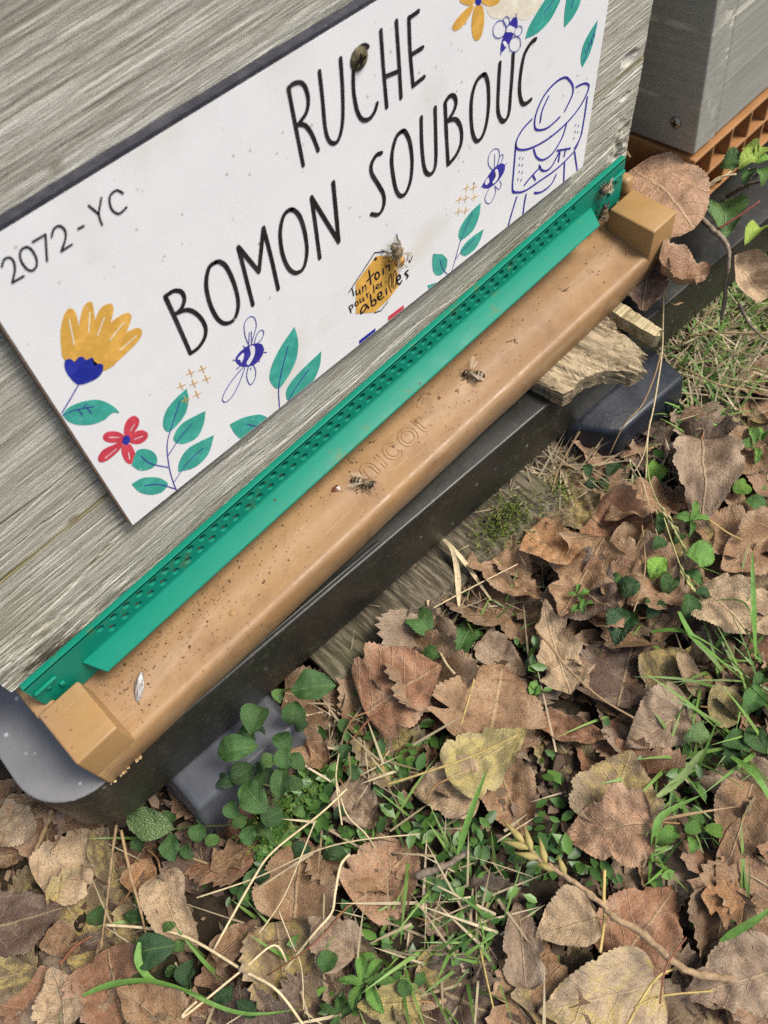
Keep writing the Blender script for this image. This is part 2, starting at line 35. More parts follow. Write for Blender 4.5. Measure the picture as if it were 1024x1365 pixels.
HERO = [[-633,431,254,256,-11,"poplar","brown",0.1,0.2,0.2,0.8,0,"brown leaf at the left edge beside the black stand corner"],[-700,233,326,288,177,"poplar","tan",0.1,0.2,0.1,0.6,0,"pale tan leaf at the left edge under the stand corner"],[-509,243,162,74,-43,"oval","tan",0.3,0.3,0.5,0.3,0,"small narrow tan leaf close under the rounded stand corner"],[-508,-209,447,371,-2,"poplar","tan",0.1,0.1,0.1,0.7,0,"tan crinkled leaf below the rounded corner of the stand"],[-410,-316,295,123,71,"oval","olive",0.3,0.2,0.3,0.4,0,"narrow dark olive leaf behind the thin grey twigs"],[-305,-531,213,220,17,"poplar","orange",0.2,0.4,0.3,0.6,0,"orange brown curled leaf right of the thin grey twigs"],[-897,-257,465,396,-30,"poplar","dark",0.05,0.1,0.1,0.5,0,"large dark brown wet leaf at the left edge"],[-782,-529,237,159,-77,"poplar","brown",0.3,0.3,0.2,0.7,0,"folded brown leaf right of the large dark wet leaf"],[-1058,-466,330,232,-35,"poplar","olive",0.2,0.2,0.3,0.5,0,"olive stained brown leaf below the large dark wet leaf"],[-916,-734,315,255,70,"poplar","tan",0.4,0.3,0.3,0.9,0,"tan torn leaf standing up near the bottom left corner"],[-629,-1118,370,283,100,"poplar","brown",0.1,0.2,0.2,0.6,0,"light brown leaf below the green grass blade at the bottom"],[133,-825,318,209,-11,"maple","brown",0.2,0.2,0.2,0.6,0,"brown lobed leaf beneath the green bugle patch"],[-126,-1173,293,172,-5,"poplar","brown",0.4,0.3,0.5,0.8,0,"brown rolled leaf crossed by long pale straws"],[-301,-839,532,233,-106,"poplar","tan",0.45,-0.5,0.2,0.5,0,"tan arched leaf with saw toothed edge on the green patch"],[290,-1160,439,444,42,"poplar","brown",0.35,-0.2,0.1,0.5,0,"brown leaf with a yellow midrib and pointed top"],[228,-1519,282,254,96,"poplar","grey",0.1,0.1,0.2,0.6,0,"grey brown leaf under the bent pale straw"],[798,-763,287,234,-86,"poplar","brown",0.5,0.5,0.6,1.0,0,"crumpled brown leaf against the old plank end"],[767,-1153,338,268,-96,"poplar","grey",0.4,0.3,0.5,1.0,0,"dark crumpled leaf below the square red brown leaf"],[216,-1925,309,213,138,"poplar","yellow",0.1,0.1,0.1,0.5,0,"yellow mottled leaf at the bottom edge below the palmate plant"],[677,-1879,222,155,-55,"poplar","grey",0.5,0.5,0.6,0.9,0,"grey curled leaf in the grass gap at bottom centre"],[2582,-1292,427,455,-92,"poplar","dark",0.2,0.2,0.2,0.7,0,"large dark brown leaf in front of the bramble seedlings"],[2606,-1221,606,442,-167,"maple","brown",0.3,0.2,0.2,0.7,0,"broad brown ribbed leaf near the middle of the right side"],[3028,-878,337,301,-26,"poplar","olive",0.3,0.4,0.4,0.8,0,"olive brown wavy leaf beside the second stand foot"],[3261,-1145,471,350,153,"poplar","brown",0.3,-0.3,0.3,0.9,0,"wrinkled brown leaf crossed by the hanging straw"],[2379,-859,528,358,-95,"poplar","brown",0.3,0.2,0.3,0.8,0,"brown leaf with stained tip beside the plank"],[3945,-1420,371,323,159,"poplar","brown",0.3,0.3,0.4,0.7,0,"brown leaf with a dark hollow at the right edge"],[3425,-1601,390,391,112,"poplar","brown",0.3,0.3,0.3,0.8,0,"shadowed brown leaf below the grey midrib leaf"],[3628,-1354,667,408,-147,"poplar","grey",0.2,-0.2,0.1,0.6,0,"grey brown leaf with a clear dark midrib"],[3424,-1832,524,362,171,"poplar","brown",0.2,0.2,0.3,0.7,0,"brown leaf at the right edge above the tall grass"],[4459,-1281,305,439,93,"poplar","brown",0.4,0.5,0.4,0.6,0,"upper smooth brown leaf at the right edge among straw"],[4687,-1107,321,399,118,"poplar","brown",0.4,0.5,0.5,0.6,0,"topmost curled brown leaf at the right edge"],[3116,-2131,308,335,170,"poplar","tan",0.1,0.1,0.2,0.6,0,"pale brown leaf behind the grass at the right edge"],[2984,-1950,370,362,-98,"poplar","tan",0.25,-0.2,0.1,0.6,0,"pale tan folded leaf under the bramble seedlings"],[2663,-980,436,321,-85,"poplar","orange",0.4,0.3,0.4,0.7,0,"rusty leaf with yellow stain left of the large dark leaf"],[1979,-1162,363,243,-86,"poplar","grey",0.4,0.3,0.4,0.8,0,"pinkish grey leaf beside the toothed green leaf"],[2205,-1363,585,342,56,"maple","tan",0.3,0.3,0.2,0.8,0,"torn tan leaf standing up at centre right"],[2462,-1954,409,309,-124,"poplar","olive",0.3,0.2,0.3,0.6,0,"olive yellow stained leaf below the shiny dark green leaf"],[2590,-2030,297,146,-111,"oval","tan",0.7,0.3,0.8,0.6,0,"small pale rolled leaf left of the grass tuft"],[1916,-1740,402,191,-62,"poplar","red",0.5,0.3,0.6,1.0,0,"red brown crumpled leaf right of the large folded leaf"],[2237,-2081,497,334,161,"poplar","grey",0.3,-0.2,0.2,0.8,0,"grey purple leaf above the yellow blotched leaf"],[2289,-2524,436,247,136,"poplar","grey",0.15,0.1,0.1,0.5,0,"smooth grey leaf in the grass at the right edge"],[2581,-2289,235,227,-50,"poplar","yellow",0.2,0.2,0.2,0.3,0,"yellow green leaf lying in the grass tuft"],[1377,-1730,431,339,-120,"poplar","brown",0.4,0.3,0.4,1.0,0,"crumpled brown leaf below the pale yellow leaf"],[1390,-915,488,523,-18,"poplar","red",0.06,-0.12,0.05,0.5,1,"square red brown leaf with a fine red midrib by the plank"],[1719,-1321,533,643,31,"poplar","brown",0.3,-0.2,0.1,0.7,0,"large brown folded leaf with a yellow stalk across it"],[1152,-1435,397,338,127,"poplar","tan",0.4,-0.2,0.2,0.5,0,"tan folded leaf below the yellow stalked leaf"],[1464,-1488,527,344,-13,"poplar","yellow",0.2,0.2,0.2,0.6,0,"pale yellow leaf with dark holes on the large folded leaf"],[1806,-2123,432,485,26,"poplar","yellowbrown",0.15,0.2,0.2,0.6,0,"yellow blotched leaf above the large crinkled leaf"],[2089,-2669,480,304,-163,"poplar","brown",0.3,-0.2,0.2,0.7,0,"brown crinkled leaf right of the small green seedling"],[1381,-2619,526,416,0,"poplar","red",0.25,-0.2,0.1,0.7,0,"large reddish leaf crossed by the budded twig"],[885,-2212,434,212,45,"poplar","grey",0.4,-0.3,0.3,0.6,0,"long grey brown leaf standing left of the crenate leaf"],[1591,-2192,452,366,142,"poplar","redtan",0.2,-0.2,0.1,0.9,0,"large crinkled red brown leaf with a yellow base"],[1715,-2794,219,284,125,"maple","orange",0.2,0.3,0.2,0.5,0,"orange lobed leaf with torn edge at the right"],[1085,-2333,332,276,149,"poplar","tan",0.1,-0.15,0.1,0.6,0,"light brown crenate leaf beside the budded twig"],[1451,-3046,520,345,149,"poplar","grey",0.15,-0.1,0.1,0.7,0,"large purplish grey leaf at the bottom right corner"],[958,-2638,625,400,146,"poplar","yellowtan",0.15,-0.2,0.1,0.5,0,"largest pale leaf dusted with yellow at the bottom"],[649,-1491,531,404,-3,"poplar","redtan",0.6,0.5,0.3,0.7,0,"curled russet leaf with raised tip at bottom centre"]]
PLANTS = [["bugle_plant","plant","broad leaved green plant climbing in front of the left stand foot",[524,-717,-1400],[[1007,-651,-760,303,223,-39,"oval","mid"],[836,-660,-820,141,141,-153,"oval","mid"],[694,-565,-720,191,164,28,"oval","mid"],[507,-622,-700,252,155,-37,"oval","mid"],[861,-558,-750,96,82,38,"oval","light"],[577,-771,-750,101,93,153,"round","light"],[648,-822,-760,107,92,-122,"round","mid"],[697,-724,-840,155,107,-103,"oval","mid"],[410,-814,-850,222,160,88,"oval","mid"],[558,-875,-800,212,125,38,"oval","mid"],[600,-926,-840,101,82,-46,"round","mid"],[415,-929,-950,127,117,-17,"round","mid"],[264,-906,-980,119,116,-120,"round","mid"],[270,-823,-960,91,85,153,"round","light"],[294,-761,-920,109,91,70,"oval","mid"],[521,-1025,-920,79,58,-74,"round","light"],[318,-930,-1040,178,94,-73,"oval","light"],[355,-601,-980,126,91,115,"oval","dark"],[653,-531,-1000,130,96,-102,"oval","dark"],[523,-738,-920,165,113,115,"oval","mid"],[439,-656,-940,153,123,164,"oval","mid"],[686,-826,-920,123,91,-84,"oval","mid"],[610,-522,-900,144,102,78,"oval","mid"],[826,-697,-940,120,100,153,"oval","dark"],[466,-855,-980,133,106,16,"oval","light"]],[[[524,-717,-1400],[635,-555,-1310],[772,-417,-1220],[877,-407,-1130],[984,-497,-1040]],[[674,-469,-1400],[824,-577,-1040]],[[524,-717,-1400],[460,-641,-1220],[484,-487,-1040]],[[496,-749,-1400],[600,-869,-1040]],[[288,-709,-1400],[411,-794,-1220],[530,-824,-1040]]]],["bugle_plant","plant","pale speckled green leaf cluster below the rounded stand corner",[-79,-472,-1400],[[-82,-441,-1050,272,170,120,"oval","speck"],[6,-484,-1120,96,96,18,"round","mid"],[-216,-437,-1220,104,105,-150,"round","mid"],[-89,-587,-1180,165,138,-118,"oval","mid"],[58,-635,-1180,113,110,-140,"oval","mid"],[-49,-642,-1260,100,70,-99,"round","mid"],[87,-704,-1240,88,73,-27,"round","light"],[131,-586,-1220,85,78,40,"round","mid"]],[[[-79,-472,-1400],[27,-529,-1297],[190,-710,-1193],[314,-795,-1090]],[[-79,-472,-1400],[-71,-460,-1090]]]],["bugle_plant","plant","small dark creeping plant right of the tall bugle leaves",[475,-1073,-1420],[[381,-1077,-1320,137,103,153,"oval","dark"],[614,-975,-1340,144,112,15,"oval","dark"],[498,-1233,-1280,147,105,-55,"round","mid"],[533,-1087,-1360,106,81,78,"oval","dark"],[611,-884,-1340,121,95,37,"oval","dark"],[674,-1101,-1320,107,81,-27,"round","dark"],[926,-886,-1240,99,87,15,"round","mid"],[875,-1007,-1260,92,74,-104,"round","mid"],[1022,-779,-1220,110,97,26,"oval","mid"],[145,-1018,-1360,102,80,-17,"round","dark"],[28,-1033,-1340,123,96,-81,"round","mid"]],[[[475,-1073,-1420],[614,-991,-1400],[890,-864,-1380],[1034,-738,-1360]],[[475,-1073,-1420],[496,-1217,-1360]]]],["bugle_plant","plant","dark green rosette under straw near the bottom left",[-519,-856,-1420],[[-491,-863,-1320,246,182,-37,"oval","dark"],[-434,-697,-1260,211,88,-41,"oval","mid"],[-350,-859,-1260,92,61,-27,"round","light"],[-413,-931,-1240,74,73,-164,"round","light"],[-358,-977,-1240,68,65,40,"round","light"],[-608,-897,-1300,178,75,130,"oval","light"],[-441,-1084,-1360,176,138,-140,"oval","dark"],[-488,-1013,-1340,114,74,153,"oval","mid"],[-630,-512,-1380,142,114,-149,"oval","mid"],[-355,-1292,-1360,161,88,-18,"oval","dark"],[-316,-1426,-1360,136,82,-79,"oval","dark"]],[[[-519,-856,-1420],[-370,-832,-1360]],[[-519,-856,-1420],[-623,-881,-1360]],[[-519,-856,-1420],[-387,-952,-1360]]]],["cinquefoil_plant","plant","bright palmate leaf of five toothed fingers at the bottom",[207,-1770,-1280],[[241,-1719,-1220,152,64,53,"tooth","bright"],[281,-1775,-1220,151,61,6,"tooth","bright"],[265,-1833,-1220,179,58,-44,"tooth","bright"],[190,-1865,-1220,185,72,-104,"tooth","bright"],[127,-1797,-1220,181,73,-158,"tooth","bright"],[155,-1726,-1220,165,55,130,"tooth","bright"]],[[[207,-1770,-1280],[188,-1861,-1260]]]],["cinquefoil_plant","plant","second palmate leaf partly cut by the bottom edge",[0,-1776,-1360],[[39,-1748,-1300,123,61,40,"tooth","mid"],[-17,-1724,-1300,133,53,109,"tooth","mid"],[59,-1804,-1300,119,56,-9,"tooth","mid"],[-45,-1799,-1300,124,58,-168,"tooth","mid"]],[]],["creeping_plant","plant","single round green leaf above the palmate leaf",[105,-1599,-1360],[[135,-1574,-1260,123,128,12,"round","mid"],[318,-1938,-1300,101,88,-102,"round","mid"],[402,-1962,-1300,83,58,10,"oval","mid"],[335,-1871,-1280,58,42,-9,"round","mid"]],[[[105,-1599,-1360],[131,-1569,-1300]]]],["bramble_seedling","plant","bramble seedling with mixed round leaves beside the hanging straw",[3147,-1579,-1380],[[3192,-1650,-1120,185,193,-60,"tooth","bright"],[2943,-1512,-1120,198,145,-174,"tooth","brighter"],[2932,-1618,-1160,179,118,-170,"tooth","mid"],[3060,-1695,-1180,151,141,-84,"tooth","mid"],[2896,-1773,-1200,184,133,-154,"tooth","mid"],[3053,-1793,-1240,103,98,-48,"tooth","dark"],[2744,-1447,-1160,195,153,143,"tooth","dark"],[2746,-1620,-1180,200,163,-144,"tooth","dark"],[2533,-1576,-1140,302,215,-170,"tooth","gloss"],[3358,-1458,-1040,168,56,26,"oval","bright"],[3341,-1532,-1040,147,67,-48,"oval","bright"],[3244,-1505,-1040,149,58,-137,"oval","bright"],[3275,-1442,-1040,119,68,120,"oval","bright"],[3190,-1334,-1120,230,89,-144,"oval","mid"],[3230,-1472,-1180,126,79,-170,"oval","mid"],[3124,-1416,-1200,113,89,154,"tooth","mid"],[2778,-1356,-1220,87,81,121,"tooth","mid"]],[[[3147,-1579,-1380],[3406,-1480,-1270],[3387,-1469,-1160]],[[3147,-1579,-1380],[2963,-1507,-1160]],[[3147,-1579,-1380],[3215,-1646,-1160]],[[3147,-1579,-1380],[2818,-1587,-1270],[2565,-1554,-1160]],[[3147,-1579,-1380],[3041,-1703,-1160]]]],["creeping_plant","plant","lone round bright leaf beneath the stand foot at right",[3550,-1063,-1360],[[3580,-1067,-1260,172,134,11,"round","brighter"]],[[[3550,-1063,-1360],[3604,-1058,-1300]]]],["creeping_plant","plant","dark small leaved plant in shade below the stand foot",[3351,-818,-1380],[[3425,-854,-1280,134,91,4,"oval","dark"],[3252,-821,-1300,101,78,154,"oval","dark"],[3307,-875,-1300,105,86,-73,"oval","dark"],[3332,-718,-1320,111,74,64,"oval","dark"]],[[[3351,-818,-1380],[3449,-843,-1320]]]],["cinquefoil_plant","plant","tiny palmate seedling left of the large dark leaf",[2597,-1237,-1380],[[2592,-1220,-1260,90,36,29,"oval","bright"],[2592,-1271,-1260,74,38,-26,"oval","bright"],[2533,-1221,-1260,71,40,121,"oval","bright"],[2516,-1319,-1260,98,39,-151,"oval","bright"],[2558,-1337,-1260,81,43,-37,"oval","bright"],[2471,-1298,-1260,82,42,154,"oval","bright"],[2542,-1282,-1260,65,33,-113,"oval","bright"]],[]],["cinquefoil_plant","plant","palmate seedling on the right edge above the small round leaf",[4202,-1422,-1320],[[4188,-1441,-1180,200,74,10,"tooth","bright"],[4152,-1382,-1180,167,71,49,"tooth","bright"],[4048,-1405,-1180,146,88,125,"tooth","bright"],[4036,-1494,-1180,172,69,-147,"tooth","bright"],[3805,-1550,-1220,143,131,-16,"round","brighter"],[3789,-1679,-1260,148,123,-74,"tooth","mid"]],[]],["cinquefoil_plant","plant","pale palmate seedling in the straw behind the stand foot",[4112,-938,-1360],[[4073,-898,-1260,131,69,70,"tooth","mid"],[4112,-972,-1260,149,65,-6,"tooth","mid"],[4050,-1032,-1260,115,74,-75,"tooth","mid"],[3972,-970,-1260,125,59,174,"tooth","mid"],[4394,-985,-1300,152,81,11,"round","mid"],[4288,-1027,-1300,127,78,-121,"round","mid"]],[]],["wild_strawberry","plant","jagged green leaves beside the rotten plank edge",[1756,-923,-1400],[[1881,-932,-1240,281,198,14,"tooth","mid"],[1792,-645,-1300,222,169,81,"tooth","mid"],[1693,-830,-1340,200,104,154,"tooth","mid"],[1773,-971,-1340,160,108,-138,"tooth","dark"]],[[[1756,-923,-1400],[1890,-921,-1280]]]],["clover_seedling","plant","light green three leaved seedling right of the large crinkled leaf",[1892,-2503,-1360],[[1775,-2431,-1220,160,90,165,"round","bright"],[1891,-2502,-1180,110,77,-28,"round","bright"],[1957,-2591,-1180,123,83,-56,"round","brighter"],[1827,-2549,-1240,114,77,-135,"oval","bright"],[1950,-2495,-1220,77,59,25,"round","bright"]],[[[1892,-2503,-1360],[1785,-2433,-1260]],[[1892,-2503,-1360],[1980,-2599,-1260]]]],["nettle_plant","plant","toothed leaf sprig at the left side of the grass tuft",[2287,-2282,-1380],[[2301,-2248,-1180,186,119,143,"tooth","pale"],[2218,-2250,-1260,85,53,-164,"round","mid"],[2112,-2305,-1280,83,53,153,"oval","bright"],[2444,-2415,-1220,183,131,-27,"tooth","mid"],[2503,-2484,-1200,171,127,-116,"tooth","mid"],[2675,-2345,-1180,224,126,7,"tooth","mid"],[2348,-2445,-1260,170,96,-165,"tooth","dark"],[2811,-2318,-1220,163,108,-9,"tooth","mid"],[2467,-2151,-1260,108,54,8,"oval","mid"]],[[[2287,-2282,-1380],[2536,-2332,-1300],[2692,-2347,-1220]]]],["bramble_cane","plant","bramble cane with one large spotted leaf beyond the tan block",[5698,-327,-1370],[[4791,-490,-300,405,268,40,"tooth","spotted"],[4946,-376,-100,139,191,120,"tooth","mid"],[5047,-421,-40,138,110,71,"tooth","yellowgreen"],[5072,-476,-40,142,87,13,"tooth","yellowgreen"],[4945,-477,-40,143,127,156,"tooth","yellowgreen"],[5036,-521,-60,125,115,-24,"tooth","brighter"],[4944,-498,-120,185,99,-160,"tooth","mid"],[4937,-580,-80,154,114,-126,"tooth","bright"],[4811,-712,-340,274,132,5,"oval","yellowgreen"]],[[[5598,-393,-1370],[5440,-414,-1164],[5470,-380,-958],[5420,-378,-752],[5390,-361,-546],[5247,-376,-340]],[[6390,23,-1370],[5277,-450,-340]],[[6465,72,-1370],[5285,-308,-340]]]]]
LINES = [["straw","straw","long pale straw slanting up to the right across the green patch",0.9,[[-239,-1129,-1200],[121,-1036,-1160],[290,-1017,-1130],[593,-1068,-1100],[779,-1074,-1120]]],["straw","straw","thin pale straw arching nearly level above the brown pointed leaf",0.6,[[-158,-862,-1250],[140,-1037,-1180],[443,-1177,-1120],[649,-1311,-1120],[894,-1503,-1220]]],["straw","straw","pale straw with a kink beside the pointed brown leaf",1.0,[[561,-1306,-1200],[490,-1319,-1160],[383,-1395,-1140],[305,-1449,-1140],[179,-1450,-1160],[-56,-1452,-1240]]],["straw","straw","pale straw bent into a hook at the bottom left",0.9,[[-464,-1227,-1280],[-529,-1229,-1240],[-517,-1249,-1220],[-189,-1309,-1170],[-2,-1342,-1180],[-26,-1459,-1240]]],["straw","straw","thickest pale straw running down to the bottom edge",1.1,[[-588,-606,-1260],[-419,-807,-1220],[-293,-1001,-1180],[-181,-1325,-1150],[-125,-1502,-1180],[-146,-1714,-1260]]],["straw","straw","red brown wiry stem ending at the curled russet leaf",0.6,[[386,-1479,-1180],[252,-1485,-1180],[103,-1471,-1200],[-127,-1404,-1260]]],["straw","straw","thin straw from the bent pale straw to the bottom edge",0.5,[[119,-1247,-1160],[68,-1389,-1180],[22,-1508,-1220],[-110,-1652,-1280]]],["straw","straw","thin upright straw in front of the green bugle leaves",0.6,[[634,-1189,-1120],[772,-999,-1120],[883,-898,-1160]]],["straw","straw","thin straw crossing down beside the green bugle leaves",0.6,[[548,-1080,-1080],[347,-1153,-1140],[161,-1211,-1200],[-39,-1226,-1280]]],["straw","straw","straw curving right of the green bugle leaves",0.7,[[773,-989,-1160],[691,-1153,-1180],[693,-1279,-1240],[680,-1364,-1300]]],["straw","straw","long dry straw hanging past the broken stick to the ground",0.8,[[4125,-544,-400],[4094,-606,-600],[4005,-705,-800],[3772,-849,-950],[3621,-932,-1040],[3450,-1078,-1220]]],["straw","straw","brown dry straw hanging left beside the stand foot",0.7,[[4011,-690,-780],[3887,-748,-840],[3703,-802,-920],[3558,-789,-980],[3425,-801,-1180]]],["straw","straw","curly dry straw dropping below the hanging straw",0.5,[[3694,-882,-1000],[3543,-975,-1080],[3410,-1004,-1140],[3452,-935,-1120],[3399,-1074,-1160],[3218,-1309,-1220],[3147,-1435,-1260]]],["grass_straw","grass stem","dry grass head drooping over the bramble seedling",1.0,[[3497,-1003,-1000],[3332,-1145,-1000],[3234,-1296,-1020],[3200,-1441,-1080],[3138,-1568,-1140]]],["grass_straw","grass stem","green tipped grass head lying on the bramble seedling",1.1,[[3186,-1358,-1020],[3066,-1531,-1060],[3001,-1649,-1100],[2971,-1797,-1160]]],["straw","straw","curling dry strip hanging from the brown leaf on the stand",1.1,[[4134,-527,-380],[4124,-586,-460],[4183,-617,-540],[4268,-633,-580],[4295,-695,-620],[4285,-724,-680],[4220,-728,-760]]],["straw","straw","stiff pale straw leaning beside the stand foot at right",0.9,[[3373,-758,-1300],[3517,-854,-1260],[3689,-968,-1220]]],["straw","straw","upright dry straw in the litter left of the stand foot",0.9,[[2907,-729,-1300],[3101,-644,-1120],[3330,-613,-980]]],["straw","straw","thick flat straw leaning on the plank edge",1.3,[[2182,-881,-1280],[2222,-631,-1160],[2231,-469,-1100],[2216,-358,-1080]]],["straw","straw","flat straw upright against the plank",1.5,[[2020,-761,-1280],[2142,-641,-1180],[2209,-545,-1100],[2230,-452,-1080]]],["straw","straw","straw running down from the plank to the strawberry leaf",1.2,[[1892,-624,-1180],[1781,-754,-1240],[1704,-928,-1280],[1689,-1024,-1300]]],["straw","straw","thin green brown stem lying from plank to the brown leaf",0.6,[[1880,-662,-1240],[2114,-759,-1180],[2428,-875,-1160]]],["straw","straw","tan stem under the strawberry leaf",0.7,[[1508,-681,-1280],[1657,-714,-1260],[1826,-744,-1220]]],["leaf_stalk","leaf stalk","thick yellow leaf stalk lying from the torn tan leaf",1.0,[[2157,-1247,-1120],[2141,-1365,-1120],[2104,-1507,-1120],[2091,-1746,-1120],[2131,-1945,-1140]]],["leaf_stalk","leaf stalk","yellow leaf stalk lying on the pale yellow leaf",0.9,[[944,-1214,-1120],[1107,-1312,-1100],[1370,-1452,-1100],[1621,-1554,-1100]]],["leaf_stalk","leaf stalk","yellow stalk lying across the large folded leaf",0.9,[[1774,-1132,-1120],[1617,-1215,-1100],[1446,-1297,-1100]]],["leaf_stalk","leaf stalk","yellow stalk passing under the budded twig",1.2,[[1416,-2303,-1180],[1313,-2374,-1160],[1235,-2438,-1160],[1105,-2514,-1180]]],["leaf_stalk","leaf stalk","pale stalk ending at the bottom edge right of the twig",1.0,[[937,-2783,-1120],[1105,-2760,-1100],[1218,-2766,-1120],[1320,-2816,-1140]]],["leaf_stalk","leaf stalk","thin yellow stalk lying level below the budded twig",0.8,[[1020,-2759,-1100],[1145,-2814,-1100],[1333,-2974,-1120]]],["leaf_stalk","leaf stalk","red brown stalk crossing the lower end of the twig",0.6,[[1119,-2828,-1080],[1252,-2757,-1040],[1427,-2755,-1080]]],["leaf_stalk","leaf stalk","dark stalk on the square red brown leaf",0.7,[[999,-872,-1240],[1142,-887,-1160],[1239,-922,-1130]]],["leaf_stalk","leaf stalk","yellow stalk of grass right of the brown crinkled leaf",0.7,[[711,-2088,-1260],[626,-2211,-1200],[564,-2304,-1180]]],["leaf_stalk","leaf stalk","tan stalk left of the dark bramble leaves",0.7,[[3126,-1270,-1140],[2872,-1469,-1100],[2626,-1575,-1120]]],["leaf_stalk","leaf stalk","yellow stalk lying right of the bramble seedling",0.8,[[3406,-1547,-1120],[3405,-1677,-1120],[3432,-1768,-1140]]],["leaf_stalk","leaf stalk","yellow stalk beside the rusty stained leaf",0.8,[[2690,-584,-1260],[2761,-730,-1200],[2781,-850,-1180]]],["twig","twig","grey broken twig under the rounded stand corner",2.0,[[-476,135,-1340],[-568,42,-1280],[-699,-23,-1300]]],["twig","twig","thin dark twig upright below the stand",1.0,[[-221,-297,-1120],[-362,-416,-1160],[-500,-530,-1220],[-683,-668,-1300]]],["twig","twig","thin grey twig leaning right below the stand",1.1,[[-217,-340,-1120],[-311,-525,-1140],[-389,-699,-1180],[-457,-812,-1240]]],["twig","twig","short rusty twig on the dark olive leaf",1.0,[[-854,-596,-1220],[-746,-594,-1200],[-650,-623,-1180]]],["twig","twig","knobbly grey bark twig beside the curled russet leaf",2.6,[[733,-1622,-1300],[862,-1693,-1260],[1011,-1745,-1240]]],["grass_sprig","grass blade","long bright grass blade arching over the bottom left",1.4,[[-832,-816,-1160],[-671,-908,-1080],[-517,-1046,-1060],[-408,-1234,-1120],[-369,-1367,-1220]]],["grass_sprig","grass blade","curved bright grass blade rising from the bottom left rosette",1.6,[[-454,-869,-1040],[-507,-927,-1040],[-527,-999,-1080],[-517,-1065,-1160],[-489,-1122,-1280]]],["grass_sprig","grass blade","thin grass stem curving along the bottom edge",0.8,[[-466,-1144,-1180],[-348,-1384,-1120],[-245,-1518,-1120],[-100,-1636,-1200]]],["grass_sprig","grass blade","green blade leaning across the pale yellow leaf",1.4,[[956,-1715,-1240],[1088,-1662,-1120],[1230,-1609,-1060],[1365,-1563,-1040]]],["grass_sprig","grass blade","tall green blade at the right edge of the tuft",1.4,[[2875,-2237,-1200],[2946,-2110,-980],[3053,-1987,-840],[3176,-1877,-760]]],["grass_sprig","grass blade","wide green blade crossing the right tuft",2.0,[[2720,-1776,-960],[2637,-1924,-940],[2624,-2097,-940],[2633,-2291,-1000],[2661,-2448,-1120]]],["grass_sprig","grass blade","level green blade from the shiny leaf to the tuft",1.8,[[2573,-1724,-1080],[2638,-1838,-980],[2671,-2001,-960],[2700,-2192,-1040],[2710,-2322,-1180]]],["grass_sprig","grass blade","curled green blade at the upper side of the tuft",1.8,[[2963,-1880,-1060],[2982,-1976,-940],[2954,-2057,-920],[2869,-2134,-960],[2787,-2183,-1120]]],["grass_sprig","grass blade","green blade running down the right edge",2.0,[[2302,-2432,-1120],[2257,-2550,-980],[2204,-2657,-960],[2149,-2785,-1040]]],["grass_sprig","grass blade","pale green stem rising from the clover seedling",1.6,[[1916,-2282,-1280],[2017,-2309,-1120],[2151,-2309,-1040],[2208,-2310,-1020]]],["grass_sprig","grass blade","straight green blade in the lower tuft",1.8,[[1640,-2462,-1320],[1738,-2379,-1180],[1823,-2354,-1100],[2026,-2433,-1100]]],["grass_sprig","grass blade","curved green blade near the orange lobed leaf",1.6,[[1567,-2910,-1300],[1641,-2923,-1160],[1725,-2945,-1080],[1836,-2968,-1060]]],["grass_sprig","grass blade","thin tan stalk level above the clover seedling",0.6,[[1789,-2356,-1120],[1905,-2445,-1080],[2108,-2599,-1100]]],["bramble_twig","stem","dark red stalk lying across the spotted leaf",1.1,[[4636,-553,-300],[4735,-609,-240],[4851,-659,-180]]],["twig","twig","lichen crusted twig rising beside the big dead leaf",2.2,[[4651,-414,-300],[4587,-537,-280],[4541,-662,-280],[4504,-725,-340],[4470,-775,-500],[4498,-812,-800]]],["twig","twig","thin twig end behind the curled hanging leaf",1.4,[[4579,-854,-700],[4596,-952,-820],[4649,-1027,-920],[4673,-1101,-960]]],["twig","twig","bare stem across the gap under the second hive",1.8,[[5190,-322,-550],[5147,-417,-400],[5120,-499,-300],[5137,-584,-240]]],["straw","straw","pale straw tuft strand under the second hive floor",1.0,[[5016,-195,-500],[5085,-240,-420],[5212,-285,-380]]],["straw","straw","upper pale straw strand under the second hive floor",1.0,[[5013,-221,-460],[5095,-251,-380],[5160,-345,-340]]],["straw","straw","long level straw behind the stand at right",0.8,[[4572,-595,-1200],[4639,-787,-1080],[4807,-1044,-1040]]],["straw","straw","pale straw slanting down to the right of the stand",0.9,[[4337,-685,-1220],[4309,-856,-1160],[4319,-1019,-1140],[4432,-1172,-1180]]],["straw","straw","straw leaning against the stand side at right",0.8,[[4405,-644,-1100],[4506,-668,-960],[4633,-687,-880]]]]
